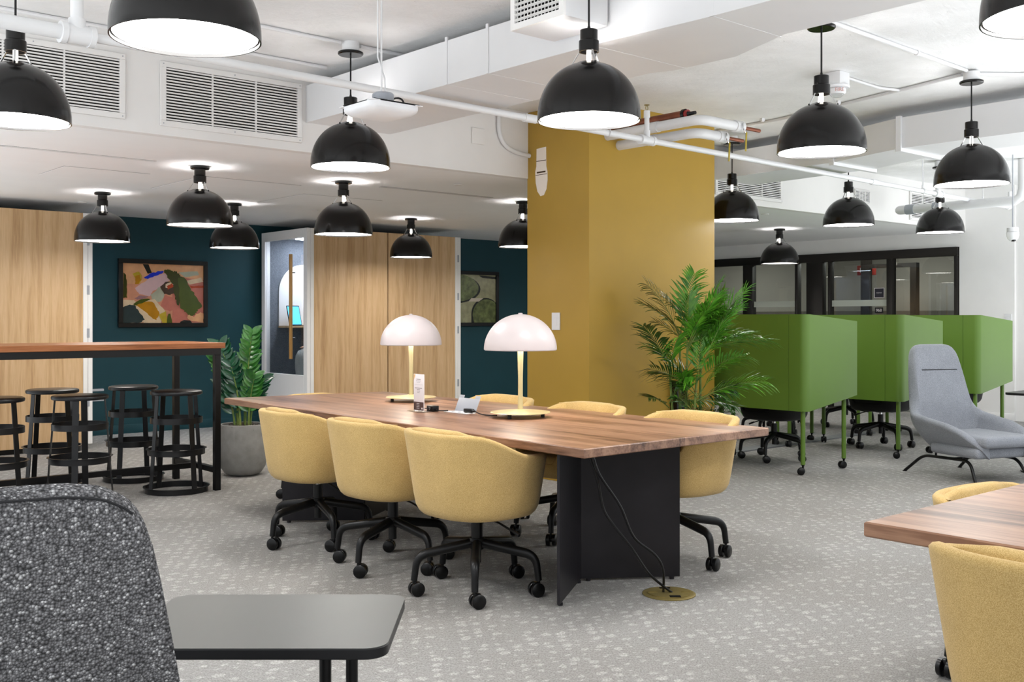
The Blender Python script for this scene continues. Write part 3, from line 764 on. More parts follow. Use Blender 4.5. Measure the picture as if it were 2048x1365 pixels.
# ================================================================ TUB CHAIRS
def tub_profile(phi):
    a_ = abs(phi)
    zt = .455 + .20*sm(a_, .50, .92) + .103*sm(a_, 1.25, 2.35)
    return zt
def tub_chair(fab, nm, kind_drop=0.):
    t = thing(nm, '-', 'chair')
    rows = []; n = 72; AX, AY, P = .295, .312, 2.7
    for i in range(n):
        phi = -PI+2*PI*i/n
        c_, s_ = math.cos(phi), math.sin(phi)
        r0 = (abs(c_/AX)**P+abs(s_/AY)**P)**(-1/P)
        zt = tub_profile(phi)
        def S_(z): return .785+.085*sm(z, .36, .42)+.172*((z-.40)/.36 if z > .40 else 0.)
        pr = [(0, .366), (.35*r0, .364), (.70*r0, .364), (.775*r0, .369), (.825*r0, .384)]
        for k in range(7):
            z = .41+(zt-.022-.41)*k/6; pr.append((r0*S_(z), z))
        rt = r0*S_(zt)
        pr += [(rt-.002, zt-.010), (rt-.011, zt-.001), (rt-.025, zt+.001), (rt-.040, zt-.004), (rt-.050, zt-.016)]
        for k in range(1, 5):
            z = zt-.016+(.43-zt+.016)*k/4; pr.append((rt-.052-.03*k/4, z))
        pr += [(.4*r0, .43), (0, .43)]
        rows.append([(r*c_, r*s_, z) for r, z in pr])
    MB().grid(rows, closed_u=True).build('shell', fab, t, angle=60)
    rows = []
    for i in range(48):
        phi = 2*PI*i/48; c_, s_ = math.cos(phi), math.sin(phi)
        r0 = (abs(c_/.245)**3+abs(s_/.225)**3)**(-1/3)
        rows.append([(r*r0*c_+.015, r*r0*s_, z) for r, z in ((0, .435), (.93, .435), (.99, .45), (1., .47), (.97, .488), (.90, .497), (.5, .503), (0, .504))])
    MB().grid(rows, closed_u=True).build('seat_cushion', fab, t, angle=60)
    rows = []                                           # padded inner back
    for i in range(25):
        phi = PI-1.0+2.0*i/24; c_, s_ = math.cos(phi), math.sin(phi); e_ = sm(1-abs(i-12)/12, 0, .55)
        r0 = (abs(c_/AX)**P+abs(s_/AY)**P)**(-1/P)
        zt = tub_profile(phi)-.004
        rows.append([(r*c_, r*s_, z) for r, z in ((r0*.86, .50), (r0*.80-.03*e_, .52), (r0*.88-.060*e_, .62), (r0*.93-.090*e_, zt-.04), (r0*.935-.082*e_, zt-.004+.010*e_), (r0*.945-.064*e_, zt-.002+.018*e_), (r0*.955-.045*e_, zt+.017*e_), (r0*.975-.034*e_, zt+.004*e_), (r0*.975-.03, zt-.05))])
    MB().grid(rows).build('back_pad', fab, t, angle=60)
    m = MB(); m.tube([(0, 0, .345), (0, 0, .368)], .05, 16, mat=M['black']); m.tube([(0, 0, .30), (0, 0, .36)], .014, 14, mat=M['chrome']); m.tube([(0, 0, .235), (0, 0, .325)], .027, 20, mat=M['black'])
    m.lathe([(0, .195), (.030, .197), (.037, .215), (.042, .238), (.036, .250), (0, .250)], seg=24, mat=M['black']); m.tube([(0, 0, .135), (0, 0, .2)], .019, 16, mat=M['black'])
    m.build('column', None, t)
    m = MB(); m.tube([(.0, -.05, .355), (.0, -.16, .34), (.02, -.27, .30)], .005, 8); m.tube([(.015, -.225, .318), (.02, -.275, .298)], .008, 8); m.build('lever', M['black'], t)
    for k in range(5):
        m = MB(); pts = arc_path([(.028, 0, .226), (.285, 0, .185), (.300, 0, .072)], .05, 6)
        m.tube(pts, [.023-.0075*i/(len(pts)-1) for i in range(len(pts))], 12); lg = m.build('leg', M['black'], t); lg.rotation_euler.z = k*2*PI/5
        m = MB(); a_ = (k*1.9+.4); ca, sa = math.cos(a_), math.sin(a_)
        for s_ in (-1, 1):
            p = Vector((.30-.012*sa, .012*ca, .033)); ax = Vector((ca, sa, 0))
            m.tube([p+ax*s_*.007, p+ax*s_*.010, p+ax*s_*.025, p+ax*s_*.029], [.030, .0325, .0325, .027], 20)
        m.tube([p-ax*.02, p+ax*.02], .012, 12); m.box(p+Vector((0, 0, .018)), (.016, .03, .03), .004, rot=Matrix.Rotation(a_, 3, 'Z')); m.tube([(.30, 0, .04), (.30, 0, .075)], .007, 10)
        m.build('caster', M['rubber'], lg)
    return t
def set_legs(o, ang):
    k = 0
    for ch in sorted(o.children, key=lambda c: c.name):
        if ch.name.startswith('leg'): ch.rotation_euler.z = ang-o.rotation_euler.z+k*2*PI/5; k += 1
proto = tub_chair(M['yellow'], 'tub_chair'); first = True
CH = [
 (3.064, 3.759, 0, -131, 'mustard tub chair on castors nearest the camera along the left side of the table', 0),
 (3.064, 4.445, 2, -159, 'middle of the three mustard tub chairs along the left side of the table', 0),
 (3.065, 5.196, -2, -176, 'mustard tub chair nearest the concrete plant pot, farthest of the three in the left row', 0),
 (4.244, 3.570, 180, -100, 'mustard tub chair tucked under the right corner of the long table', 0),
 (4.242, 4.368, 178, -80, 'mustard tub chair behind the table, its back before the column corner', 0),
 (4.245, 5.168, 180, -60, 'mustard tub chair behind the table, its back showing beside the right table lamp', 0),
 (3.90, 6.52, -90, 20, 'mustard tub chair at the far head of the table, only a sliver showing', -.05),
 (2.519, .905, 0, -130, 'mustard tub chair cut by the bottom right corner of the photo', 0),
 (3.62, 1.46, -92, -120, 'mustard tub chair behind the walnut corner at the right edge', -.085)]
for x, y, rz, lg, lab, dz in CH:
    o = place(proto, first, (x, y, 0), R(rz), lab, 'chair', 'mustard tub chairs at the walnut tables'); first = False
    if dz:
        for ch in o.children:
            if ch.name.split('.')[0] in ('shell', 'seat_cushion', 'back_pad', 'lever'): ch.location.z = dz
    set_legs(o, R(lg))

# ================================================================ TABLE TOP THINGS
def table_lamp():
    t = thing('table_lamp', '-', 'lamp')
    MB().lathe([(0, .026), (.165, .026), (.168, .028), (.165, .031), (.06, .037), (.02, .045), (0, .046)], seg=48).build('base', M['brass'], t)
    for k in range(3): MB().cyl((.125*math.cos(k*2.094+.3), .125*math.sin(k*2.094+.3), .0006), .011, .026, 14).build('foot', M['rubber'], t)
    MB().lathe([(0, .04), (.016, .042), (.0135, .10), (.0135, .22), (.018, .40), (.018, .50), (0, .50)], seg=24).build('stem', M['brass'], t)
    pr = []; n = 20
    for i in range(n+1):
        a_ = i/n*PI/2; pr.append((.204*math.cos(a_), .378+.198*math.sin(a_)))
    pr[-1] = (0, .576)
    inn = [(max(0, r-.004), z-.004) for r, z in reversed(pr)]
    m = MB(); m.lathe(pr+inn+[(.2, .378)], seg=64); m.build('shade', M['shade'], t)
    MB().lathe([(0, .574), (.012, .576), (.012, .582), (0, .583)], seg=16).build('finial', M['shade'], t)
    MB().lathe([(.024, .418), (.06, .418), (.06, .423), (.024, .423)], seg=24, close=True).build('light_ring', M['ringglow'], t)
    return t
lp = table_lamp()
place(lp, True, (4.047, 5.661, .72), .2, 'white domed table lamp on brass base, farther one in front of the oak booth side', 'lamp', 'table lamps on the walnut table')
place(lp, False, (3.850, 4.340, .72), 1.1, 'white domed table lamp on brass base, nearer one in front of the column', 'lamp', 'table lamps on the walnut table')
t = thing('card_holder', 'upright white notice in a clear acrylic stand on the walnut table', 'sign', (3.622, 4.985, .7205))
m = MB(); m.b2(-.035, .035, -.075, .075, 0, .006, .001); m.build('acrylic_base', M['acrylic'], t)
m = MB(); m.b2(-.003, .003, -.05, .05, .006, .222, .001)
cd = m.build('card', M['paper'], t)
MB().b2(-.0036, -.0030, -.048, .048, .010, .058).build('brown_footer', M['brownink'], t, smooth=False)
m = MB(); m.poly([(-.0034, .048, .220), (-.0034, .030, .220), (-.0034, .048, .185)]); m.build('orange_corner', M['orangeink'], t, smooth=False)
m = MB()
for z, w_, h_ in ((.192, .022, .0035), (.182, .026, .0022), (.175, .020, .0022), (.140, .037, .0045), (.130, .016, .0045), (.121, .015, .002), (.113, .013, .002)):
    for q in range(int(w_*2/.006)):
        yy = w_-.006*q
        m.b2(-.0036, -.003, yy-.0046, yy, z-h_/2, z+h_/2)
m.b2(-.0036, -.003, -.042, .042, .1595, .1603); m.build('printed_lines', M['greyink'], t, smooth=False)
m = MB()
for z in (.048, .039, .030, .021): m.b2(-.0040, -.0036, -.008, .020, z-.0012, z+.0012)
m.b2(-.0040, -.0036, -.040, -.028, .016, .026); m.build('footer_lines', M['paper'], t, smooth=False)

t = thing('power_module', 'open flip-up table power box with a grey metal lid', 'power box', (3.80, 4.775, .7205))
rot = Matrix.Rotation(R(24), 3, 'Y')
m = MB(); m.box(rot @ Vector((0, 0, .045)), (.003, .195, .086), .0008, rot=rot)
for s_ in (-1, 1): m.box(rot @ Vector((0, s_*.075, .0965)), (.003, .045, .019), .0008, rot=rot)
m.build('lid', M['greyplastic'], t)
m = MB(); m.b2(-.075, -.004, -.105, .105, 0, .005, .001); m.build('socket_plate', M['plastic'], t)
m = MB()
for y in (-.06, 0., .06): m.b2(-.05, -.03, y-.008, y+.008, .005, .0056)
m.build('socket_slot', M['dark'], t, smooth=False)
t = thing('plug_adapter', 'small black socket cube on a cable left of the open power box', 'plug', (3.70, 4.955, .7205))
m = MB(); m.b2(-.024, .024, -.030, .030, 0, .034, .003); m.build('body', M['rubber'], t)
m = MB()
for y, z in ((-.006, .022), (.004, .024), (0, .014)): m.b2(-.0246, -.0238, y-.0018, y+.0018, z-.003, z+.003)
m.build('socket_hole', M['greyplastic'], t, smooth=False)
t = thing('power_plug', 'black plug lying on the open power box in front of its lid', 'plug', (3.77, 4.70, .727))
m = MB(); m.b2(-.014, .014, -.035, .035, 0, .022, .005); m.tube([(0, -.034, .011), (0, -.055, .010)], [.010, .006], 12); m.build('body', M['rubber'], t)
def cord(label, pts, r, grp='table cables', mat='rubber'):
    o = MB().tube(pts, r, 8); return tag(o.build('cable', M[mat]), label, 'cable', grp)
z7 = .7245
cord('black lamp cable from the farther table lamp to the socket cube', bez((4.02, 5.50, z7), (3.95, 5.3, z7), (3.70, 5.25, z7), (3.70, 4.99, z7+.01), 14), .0035)
cord('black cable from the socket cube to the power box', bez((3.70, 4.922, z7+.006), (3.69, 4.89, z7+.004), (3.71, 4.87, z7+.004), (3.735, 4.85, z7+.006), 10), .0035)
cord('black cable from the plug to the nearer table lamp', bez((3.77, 4.644, .737), (3.77, 4.60, z7), (3.72, 4.52, z7), (3.79, 4.47, z7), 14), .0035)
V = lambda px, py, d_: at((px-1024)/F*d_, d_, EYE-(py-HOR)/F*d_)
def smooth_path(p, n=6):
    o = []
    for i in range(len(p)-1):
        a_ = p[max(0, i-1)]; b_, c_ = p[i], p[i+1]; e_ = p[min(len(p)-1, i+2)]
        for k in range(n):
            t_ = k/n
            o.append(.5*((2*b_)+(c_-a_)*t_+(2*a_-5*b_+4*c_-e_)*t_*t_+(3*b_-a_-3*c_+e_)*t_**3))
    o.append(p[-1]); return o
cord('black power cable hanging from the table to the floor outlet, the straighter one', smooth_path([V(1186, 914, 4.47), V(1200, 952, 4.50), V(1240, 1012, 4.58), V(1268, 1075, 4.66), V(1310, 1110, 4.72), V(1326, 1140, 4.75), V(1327, 1184, 4.782)]), .006, 'cables under the table')
cord('black power cable hanging from the table to the floor outlet, bowing to the left', smooth_path([V(1180, 914, 4.49), V(1196, 965, 4.50), V(1206, 1015, 4.54), V(1222, 1044, 4.58), V(1262, 1095, 4.66), V(1300, 1150, 4.74), V(1345, 1187, 4.788)]), .006, 'cables under the table')

# ================================================================ BAR TABLE AND STOOLS
t = thing('bar_table', 'tall walnut bar table on a black square-tube frame at the left', 'table', (2.2, 7.6, 0))
MB().b2(-1.45, 1.265, -.40, .40, 1.052, 1.093, .003, 1).build('tabletop', M['walnut_bar'], t)
m = MB(); q = .045
for y in (-.365, .365): m.b2(-1.40, 1.235, y-q/2, y+q/2, 1.003, 1.0515)
for x in (-1.38, 1.2125): m.b2(x-q/2, x+q/2, -.345, .345, 1.003, 1.0515)
m.build('apron', M['black'], t)
for x in (-1.38, 1.2125):
    for y in (-.365, .365): MB().b2(x-q/2, x+q/2, y-q/2, y+q/2, 0.0005, 1.003, .002, 1).build('leg', M['black'], t)
m = MB()
for x in (-1.38, 1.2125): m.b2(x-.02, x+.02, -.343, .343, .13, .17)
m.b2(-1.36, 1.192, -.02, .02, .13, .17); m.build('stretcher', M['black'], t)
def bar_stool():
    t = thing('bar_stool', '-', 'stool')
    MB().lathe([(0, .722), (.15, .722), (.176, .712), (.184, .716), (.187, .728), (.183, .738), (.172, .743), (0, .741)], seg=48).build('seat', M['stool'], t)
    def ring(r, z, h, name, lip=False):
        pr = [(r, z), (r, z+h), (r-.004, z+h), (r-.004, z)]
        if lip: pr = [(r, z), (r, z+h-.004), (r+.012, z+h-.003), (r+.012, z+h), (r-.004, z+h), (r-.004, z)]
        MB().lathe(pr, seg=56, close=True).build(name, M['stool'], t)
    RR = lambda z: .222-(.222-.168)*z/.72
    ring(RR(.02)+.004, .0005, .042, 'base_ring', True); ring(RR(.30)+.003, .275, .044, 'foot_ring', True); ring(RR(.53)+.003, .505, .042, 'upper_ring')
    for k in range(4):
        a_ = k*PI/2; m = MB(); p, q_ = Vector((RR(0)-.004, 0, .002)), Vector((RR(.715)-.006, 0, .716)); d_ = q_-p
        m.box((p+q_)/2, (.006, .042, d_.length), .001, 1, rot=Matrix.Rotation(math.atan2(d_.x, d_.z), 3, 'Y')); lg = m.build('leg', M['stool'], t); lg.rotation_euler.z = a_
    return t
st = bar_stool(); first = True
for x, y, rz, lab in (
    (3.169, 7.388, 12, 'black metal bar stool at the right end of the front row, nearest the table leg'),
    (3.141, 8.142, 40, 'black metal bar stool at the right end of the back row, against the teal wall'),
    (2.479, 7.393, 62, 'black metal bar stool in the front row, second from the right'),
    (2.530, 8.145, 20, 'black metal bar stool in the back row in front of the oak booth'),
    (1.962, 7.512, 30, 'black metal bar stool cut off by the left edge of the photo')):
    place(st, first, (x, y, 0), R(rz), lab, 'stool', 'black bar stools around the tall table'); first = False

# ================================================================ BOOTHS
def booth(label, x0, x1, face, lettering=False, lit=True):
    y0, y1, zb, zt = 10.35, YB-.05, .05, 2.30
    t = thing('phone_booth', label, 'phone booth', ((x0+x1)/2, (y0+y1)/2, 0), 0, 'freestanding oak-sided booths')
    ox, oy = (x0+x1)/2, (y0+y1)/2; hx, hy = (x1-x0)/2, (y1-y0)/2
    s_ = face
    fx = s_*hx                        # door plane
    # oak side
    a_, b_ = sorted((-s_*hx, fx-s_*.09))
    MB().b2(a_, b_, -hy, -hy+.03, zb, zt, .002, 1).build('side_panel', M['oak'], t)
    m = MB(); m.b2(-hx+.02, hx-.02, hy-.03, hy, zb, zt); m.build('far_panel', M['felt'], t, smooth=False)
    m = MB(); m.b2(-s_*hx, -s_*hx+s_*.03, -hy+.03, hy-.03, zb, zt); m.build('back_panel', M['felt'], t, smooth=False)
    MB().b2(-hx+.02, hx-.02, -hy+.031, -hy+.045, zb+.02, zt-.03).build('felt_lining', M['felt'], t, smooth=False)
    MB().b2(-hx+.01, hx-.01, -hy+.03, hy-.03, zt-.06, zt, .002, 1).build('roof', M['white'], t)
    MB().b2(-hx+.03, hx-.03, -hy+.03, hy-.03, zb, zb+.03).build('booth_floor', M['felt'], t, smooth=False)
    MB().b2(-hx+.04, hx-.04, -hy+.04, hy-.04, 0.0005, zb).build('plinth', M['rubber'], t, smooth=False)
    # corner posts and door
    m = MB(); m.b2(fx-s_*.089, fx-s_*.046, -hy-.002, -hy+.045, zb, zt, .002, 1); m.b2(fx-s_*.089, fx-s_*.046, hy-.045, hy, zb, zt, .002, 1); m.build('corner_post', M['wallwhite'], t)
    m = MB(); d0, d1 = sorted((fx-s_*.043, fx))
    m.b2(d0, d1, -hy, -hy+.08, zb, zt, .002, 1); m.b2(d0, d1, hy-.08, hy, zb, zt, .002, 1); m.b2(d0, d1, -hy+.08, hy-.08, zb, .625, .002, 1); m.b2(d0, d1, -hy+.08, hy-.08, 2.195, zt, .002, 1)
    dr = m.build('door', M['wallwhite'], t)
    MB().b2(fx-s_*.025-.003, fx-s_*.025+.003, -hy+.08, hy-.08, .625, 2.195).build('glass', M['bpane'], dr, smooth=False)
    hyy = -hy+.27 if s_ < 0 else hy-.27
    m = MB(); m.box((fx+s_*.055, hyy, 1.41), (.032, .032, 1.20), .004); m.build('handle', M['oak_bar'], dr)
    m = MB()
    for z in (1.05, 1.8): m.tube([(fx, hyy, z), (fx+s_*.05, hyy, z)], .008, 8)
    m.build('handle_fixing', M['chrome'], dr)
    if s_ > 0:
        for z in (.46, 1.13, 1.55, 2.03):
            m = MB(); m.b2(fx-.055, fx-.030, -hy-.007, -hy, z-.045, z+.045, .002, 1); m.build('hinge', M['greyplastic'], dr)
    if lit:
        MB().b2(-.22, .32, -.30, .30, zt-.075, zt-.0605).build('ceiling_light', M['boothglow'], t, smooth=False)
    if lettering:
        for ch, yy, zz in (('R', 11.335, .558), ('O', 11.262, .558), ('O', 11.335, .478), ('M', 11.262, .478)):
            text_obj('lettering', ch, .05, M['ink'], dr, (fx-.0008, yy-oy, zz), (PI/2, 0, -PI/2), .0006, sx=.8)
    return t
lb = booth('oak-sided booth at the far left behind the bar stools', 2.15, 3.59, 1)
m = MB(); hx_ = .72
for z in (.468, .567): m.b2(hx_, hx_+.125, -.50, -.47, z-.011, z+.011, .003, 1)
m.build('latch', M['greyplastic'], [c for c in lb.children if c.name.startswith('door')][0])
pb = booth('phone booth with white glazed door and wooden bar handle in front of the teal wall', 5.964, 7.055, -1, True)
booth('oak-sided booth backing onto the phone booth, left of the second painting', 7.07, 8.17, 1)
# fittings of the phone booth (fixed to its wall)
bo = (5.964+7.055)/2, (10.35+YB-.05)/2
m = MB(); ap = [(-.335, 1.186)]+[(-.335*math.cos(q*PI/24), 1.60+.335*math.sin(q*PI/24)) for q in range(25)]+[(.335, 1.186)]
tb = bmesh.new(); yy = YB-.05-.031-bo[1]
fv = [tb.verts.new((x, yy-.014, z)) for x, z in ap]; bv = [tb.verts.new((x, yy, z)) for x, z in ap]
tb.faces.new(fv)
for i in range(len(ap)): tb.faces.new((fv[i], bv[i], bv[(i+1) % len(ap)], fv[(i+1) % len(ap)]))
bmesh.ops.recalc_face_normals(tb, faces=tb.faces); m.add(tb); m.build('arched_panel', M['wallwhite'], pb)
MB().b2(-.34, .34, yy-.32, yy, 1.160, 1.185, .003, 1).build('shelf', M['oak'], pb)
t = thing('laptop', 'blue-lit device standing on the shelf inside the phone booth', 'laptop', (6.30, 11.20, 1.1855), R(12))
rot = Matrix.Rotation(R(-14), 3, 'X')
m = MB(); m.box(rot @ Vector((0, 0, .125)), (.20, .008, .25), .003, rot=rot); m.build('case', M['rubber'], t)
MB().box(rot @ Vector((0, -.0045, .127)), (.18, .001, .225), rot=rot).build('screen', M['screen'], t, smooth=False)
MB().b2(-.09, .09, -.06, -.02, 0, .008, .002).build('stand', M['rubber'], t)

# paintings
def framed(label, x0, x1, z0, z1, fw, layers, base, group='framed paintings'):
    t = thing('framed_painting', label, 'painting', ((x0+x1)/2, YB, (z0+z1)/2), 0, group)
    w_, h_ = (x1-x0)/2, (z1-z0)/2
    m = MB()
    for q in ((-w_, w_, h_-fw, h_), (-w_, w_, -h_, -h_+fw), (-w_, -w_+fw, -h_+fw, h_-fw), (w_-fw, w_, -h_+fw, h_-fw)):
        m.b2(q[0], q[1], -.04, -.001, q[2], q[3], .002, 1)
    m.build('frame', M['rubber'], t)
    iw, ih = w_-fw, h_-fw
    m = MB(); m.b2(-iw, iw, -.020, -.001, -ih, ih, mat=base)
    y = -.0203
    for mat, pts in layers:
        m.poly([(-iw+2*iw*min(1, max(0, u)), y, ih-2*ih*min(1, max(0, v))) for u, v in pts], mat); y -= .0003
    m.build('canvas', None, t, smooth=False)
    return t
def pm_(n, c, var=.12): return paint(n, srgb(*c), .2, .3, var=var, vs=9)
def jag(pts, amp, n=5, seed=1):
    rnd = random.Random(seed); o = []
    for i in range(len(pts)):
        a_, b_ = pts[i], pts[(i+1) % len(pts)]
        for k in range(n):
            f_ = k/n; o.append((a_[0]+(b_[0]-a_[0])*f_+(rnd.random()-.5)*amp, a_[1]+(b_[1]-a_[1])*f_+(rnd.random()-.5)*amp))
    return o
p_pink = pm_('pink_paint', (206, 142, 112)); p_pale = pm_('pale_mauve_paint', (206, 172, 172), .06); p_olive = pm_('olive_paint', (72, 84, 26)); p_dolive = pm_('dark_olive_paint', (58, 62, 18))
p_ochre = pm_('ochre_paint', (178, 122, 22)); p_cream = pm_('cream_paint', (218, 192, 158)); p_slate = pm_('slate_paint', (44, 58, 60)); p_blue = pm_('blue_paint', (28, 52, 190))
p_brown = pm_('brown_paint', (70, 52, 40)); p_red = pm_('red_paint', (172, 62, 26)); p_rose = pm_('rose_paint', (190, 112, 96)); p_grey = pm_('grey_green_paint', (172, 172, 150)); p_black = pm_('black_paint', (32, 34, 32)); p_yell = pm_('yellow_paint', (186, 160, 50)); p_peach = pm_('peach_paint', (216, 160, 116)); p_mauve = pm_('mauve_paint', (150, 110, 112))
layers = [
 (p_peach, [(.0, .0), (1, 0), (1, .3), (0, .35)]), (p_rose, jag([(.62, .2), (1, .25), (1, 1), (.6, 1)], .03, 4, 2)),
 (p_grey, jag([(.68, .13), (.93, .10), (.94, .17), (.76, .21)], .008, 3, 3)), (p_cream, jag([(.78, .27), (.97, .21), (1, .28), (.82, .34)], .008, 3, 33)),
 (p_pale, jag([(.15, .42), (.30, .26), (.50, .15), (.60, .24), (.48, .36), (.36, .46), (.33, .55), (.20, .52)], .015, 4, 4)),
 (p_grey, jag([(.33, .52), (.47, .36), (.52, .50), (.46, .64), (.38, .64)], .02, 4, 5)),
 (p_rose, jag([(.50, .52), (.62, .56), (.66, .72), (.58, .80), (.45, .76)], .02, 4, 6)),
 (p_black, [(.24, .01), (.31, .01), (.35, .15), (.30, .17)]), (p_blue, jag([(.26, .235), (.34, .165), (.46, .11), (.50, .13), (.47, .17), (.38, .21), (.28, .26)], .02, 4, 7)),
 (p_yell, jag([(.12, .17), (.19, .14), (.23, .20), (.23, .27), (.20, .34), (.15, .35), (.15, .25)], .012, 3, 8)), (p_ochre, jag([(.15, .21), (.20, .19), (.22, .27), (.19, .34), (.15, .35)], .012, 3, 9)),
 (p_dolive, jag([(.01, .16), (.04, .2), (.05, .4), (.05, .58), (.01, .58)], .01, 4, 10)),
 (p_cream, jag([(0, .61), (.14, .62), (.20, .70), (.30, .92), (.22, 1), (0, 1)], .012, 5, 11)), (p_slate, jag([(0, .74), (.08, .69), (.14, .70), (.20, .82), (.265, .94), (.2, 1), (0, 1)], .012, 5, 12)),
 (p_cream, jag([(.16, .66), (.38, .60), (.52, .80), (.45, 1), (.25, 1), (.26, .92)], .015, 4, 13)), (p_ochre, jag([(.15, .70), (.25, .64), (.36, .64), (.42, .76), (.44, .86), (.40, .95), (.33, .90), (.26, .80)], .015, 4, 14)),
 (p_olive, jag([(.12, .69), (.20, .60), (.33, .59), (.30, .63), (.15, .70)], .015, 4, 15)), (p_mauve, jag([(.14, .59), (.20, .54), (.25, .54), (.31, .56), (.25, .59), (.18, .61)], .012, 4, 16)),
 (p_brown, jag([(.45, .38), (.52, .30), (.60, .29), (.65, .36), (.65, .46), (.58, .52), (.50, .50)], .012, 4, 17)), (p_cream, jag([(.52, .34), (.60, .29), (.62, .33), (.56, .40), (.52, .40)], .01, 3, 18)), (p_red, jag([(.53, .37), (.60, .32), (.62, .38), (.55, .43)], .01, 3, 19)),
 (p_dolive, jag([(.49, .09), (.55, .08), (.61, .12), (.66, .11), (.70, .19), (.76, .22), (.72, .40), (.68, .70), (.64, .60), (.62, .35), (.54, .22)], .025, 5, 20)),
 (p_olive, jag([(.68, .22), (.76, .22), (.83, .42), (.90, .52), (.975, .71), (.92, .78), (.90, .84), (.84, .89), (.76, .80), (.69, .72)], .022, 5, 21)),
 (p_red, jag([(.82, .36), (1, .35), (1, .38), (.84, .40)], .01, 3, 22)), (p_peach, jag([(.78, .86), (.88, .90), (.95, .82), (1, .84), (1, 1), (.82, .97)], .03, 4, 23)),
 (p_black, [(.70, .98), (.75, .95), (.83, .96), (.85, 1), (.70, 1)]), (p_yell, [(.43, .86), (.52, .80), (.54, 1), (.48, 1)]), (p_olive, jag([(.55, .84), (.58, .84), (.60, 1), (.53, 1)], .01, 3, 24)),
]
framed('black-framed colourful abstract painting with an olive leaf shape, on the teal wall', 4.25, 5.285, 1.175, 1.935, .048, layers, p_pink)
p_moss = paint('moss_paint', srgb(96, 104, 62), .2, .5, var=.5, vs=14); p_sage = paint('sage_paint', srgb(150, 146, 112), .2, .5, var=.22, vs=12); p_bone = pm_('bone_paint', (196, 182, 162), .05)
def ell(cx, cy, rx, ry, a0, a1, n=16): return [(cx+rx*math.cos(R(a0+(a1-a0)*i/n)), cy+ry*math.sin(R(a0+(a1-a0)*i/n))) for i in range(n+1)]
layers = [
 (p_black, ell(.10, .30, .56, .30, -90, 90)+[(0, .6), (0, 0)]), (p_moss, ell(.10, .28, .52, .29, -90, 90)+[(0, .57), (0, 0)]),
 (p_black, ell(.78, .82, .32, .34, 180, 360)+[(1, 1), (.46, 1)]), (p_moss, ell(.80, .84, .31, .33, 180, 360)+[(1, 1), (.52, 1)]),
 (p_black, [(.62, .01), (1, .03), (1, .08), (.7, .06)]), (p_bone, [(.46, .49), (.72, .49), (.62, .56), (.40, .56)])]
framed('black-framed grey-green abstract painting half hidden by the oak booth', 8.80, 9.735, 1.165, 1.945, .05, layers, p_sage)

# ================================================================ GREEN PODS
def pod():
    t = thing('work_pod', '-', 'desk')
    Z0, Z1 = .519, 1.307
    def side(flip):
        path = [(-.050, .10), (-.050, .0)]+[(-.050+.06*(1-math.cos(q*PI/16)), -.06*math.sin(q*PI/16)) for q in range(1, 9)]+[(.25, -.06), (.50, -.06), (.72, -.06)]
        rows = []
        for i, (x, y) in enumerate(path):
            a_ = Vector(path[max(0, i-1)]); b_ = Vector(path[min(len(path)-1, i+1)]); d_ = (b_-a_).normalized(); n_ = Vector((-d_.y, d_.x))
            k = max(0, x)/.72; z0, z1 = Z0+.10*k, Z1-.058*k
            ix, iy = x+n_.x*.02, y+n_.y*.02
            row = [(x, y, z0), (x, y, z1), (ix, iy, z1), (ix, iy, z0)]
            if flip: row = [(p[0], 1.15-p[1], p[2]) for p in row]
            rows.append(row)
        m = MB(); m.grid(rows, closed_v=True)
        m.poly(rows[0]); m.poly(rows[-1]); m.build('side_screen', M['green'], t, angle=30)
    side(False); side(True)
    MB().b2(-.050, -.030, .1035, 1.0465, Z0, Z1).build('back_screen', M['green'], t, smooth=False)
    MB().b2(-.029, .66, -.035, 1.185, .675, .70, .002, 1).build('desktop', M['green'], t)
    for x in (0, .61):
        for y in (0, 1.15):
            m = MB(); m.tube([(x, y, .085), (x, y, .676)], .019, 18); lg = m.build('leg', M['green'], t)
            a_ = .5+x+y; ca, sa = math.cos(a_), math.sin(a_); m = MB()
            m.tube([(x, y, .086), (x, y, .072), (x, y, .055)], [.018, .009, .007], 12)
            for s_ in (-1, 1):
                p = Vector((x-.014*sa, y+.014*ca, .031)); ax = Vector((ca, sa, 0))
                m.tube([p+ax*s_*.006, p+ax*s_*.009, p+ax*s_*.022, p+ax*s_*.026], [.028, .0305, .0305, .024], 18)
            m.tube([p-ax*.02, p+ax*.02], .018, 12); m.build('caster', M['rubber'], lg)
    return t
pdp = pod(); first = True
blk = tub_chair(M['blackwool'], 'desk_chair'); fb = True
PX = (7.323, 8.842, 10.36)
short = ('nearest the mustard column', 'in the middle of the row', 'by the right wall')
words = ('nearest the mustard column', 'in the middle of the row, left of the grey lounge chair', 'by the right wall, behind the grey lounge chair')
for j, yy in enumerate((4.80, 6.09)):
    for i, xx in enumerate(PX):
        lab = ('green screened desk pod ' + words[i]) if j == 0 else ('green desk pod with only legs showing, behind the one ' + short[i])
        place(pdp, first, (xx, yy, 0), 0, lab, 'desk', 'green desk pods'); first = False
        lab = ('black office chair on castors under the front pod ' + short[i]) if j == 0 else 'black office chair farther back, behind the front pod ' + short[i]
        o = place(blk, fb, (xx+.62+(.05 if i else .02), yy+(.72 if i == 0 else .55), 0), PI+.1*(i-1), lab, 'chair', 'black office chairs at the pods'); fb = False
        set_legs(o, R(200+40*i+25*j))
cord('black cable coiled down the pod leg to the floor cover', smooth_path([Vector((8.87, 5.97, .45)), Vector((8.90, 5.95, .3)), Vector((8.93, 5.94, .12)), Vector((9.0, 5.96, .03)), Vector((9.15, 6.05, .018))]), .006, 'pod cables')

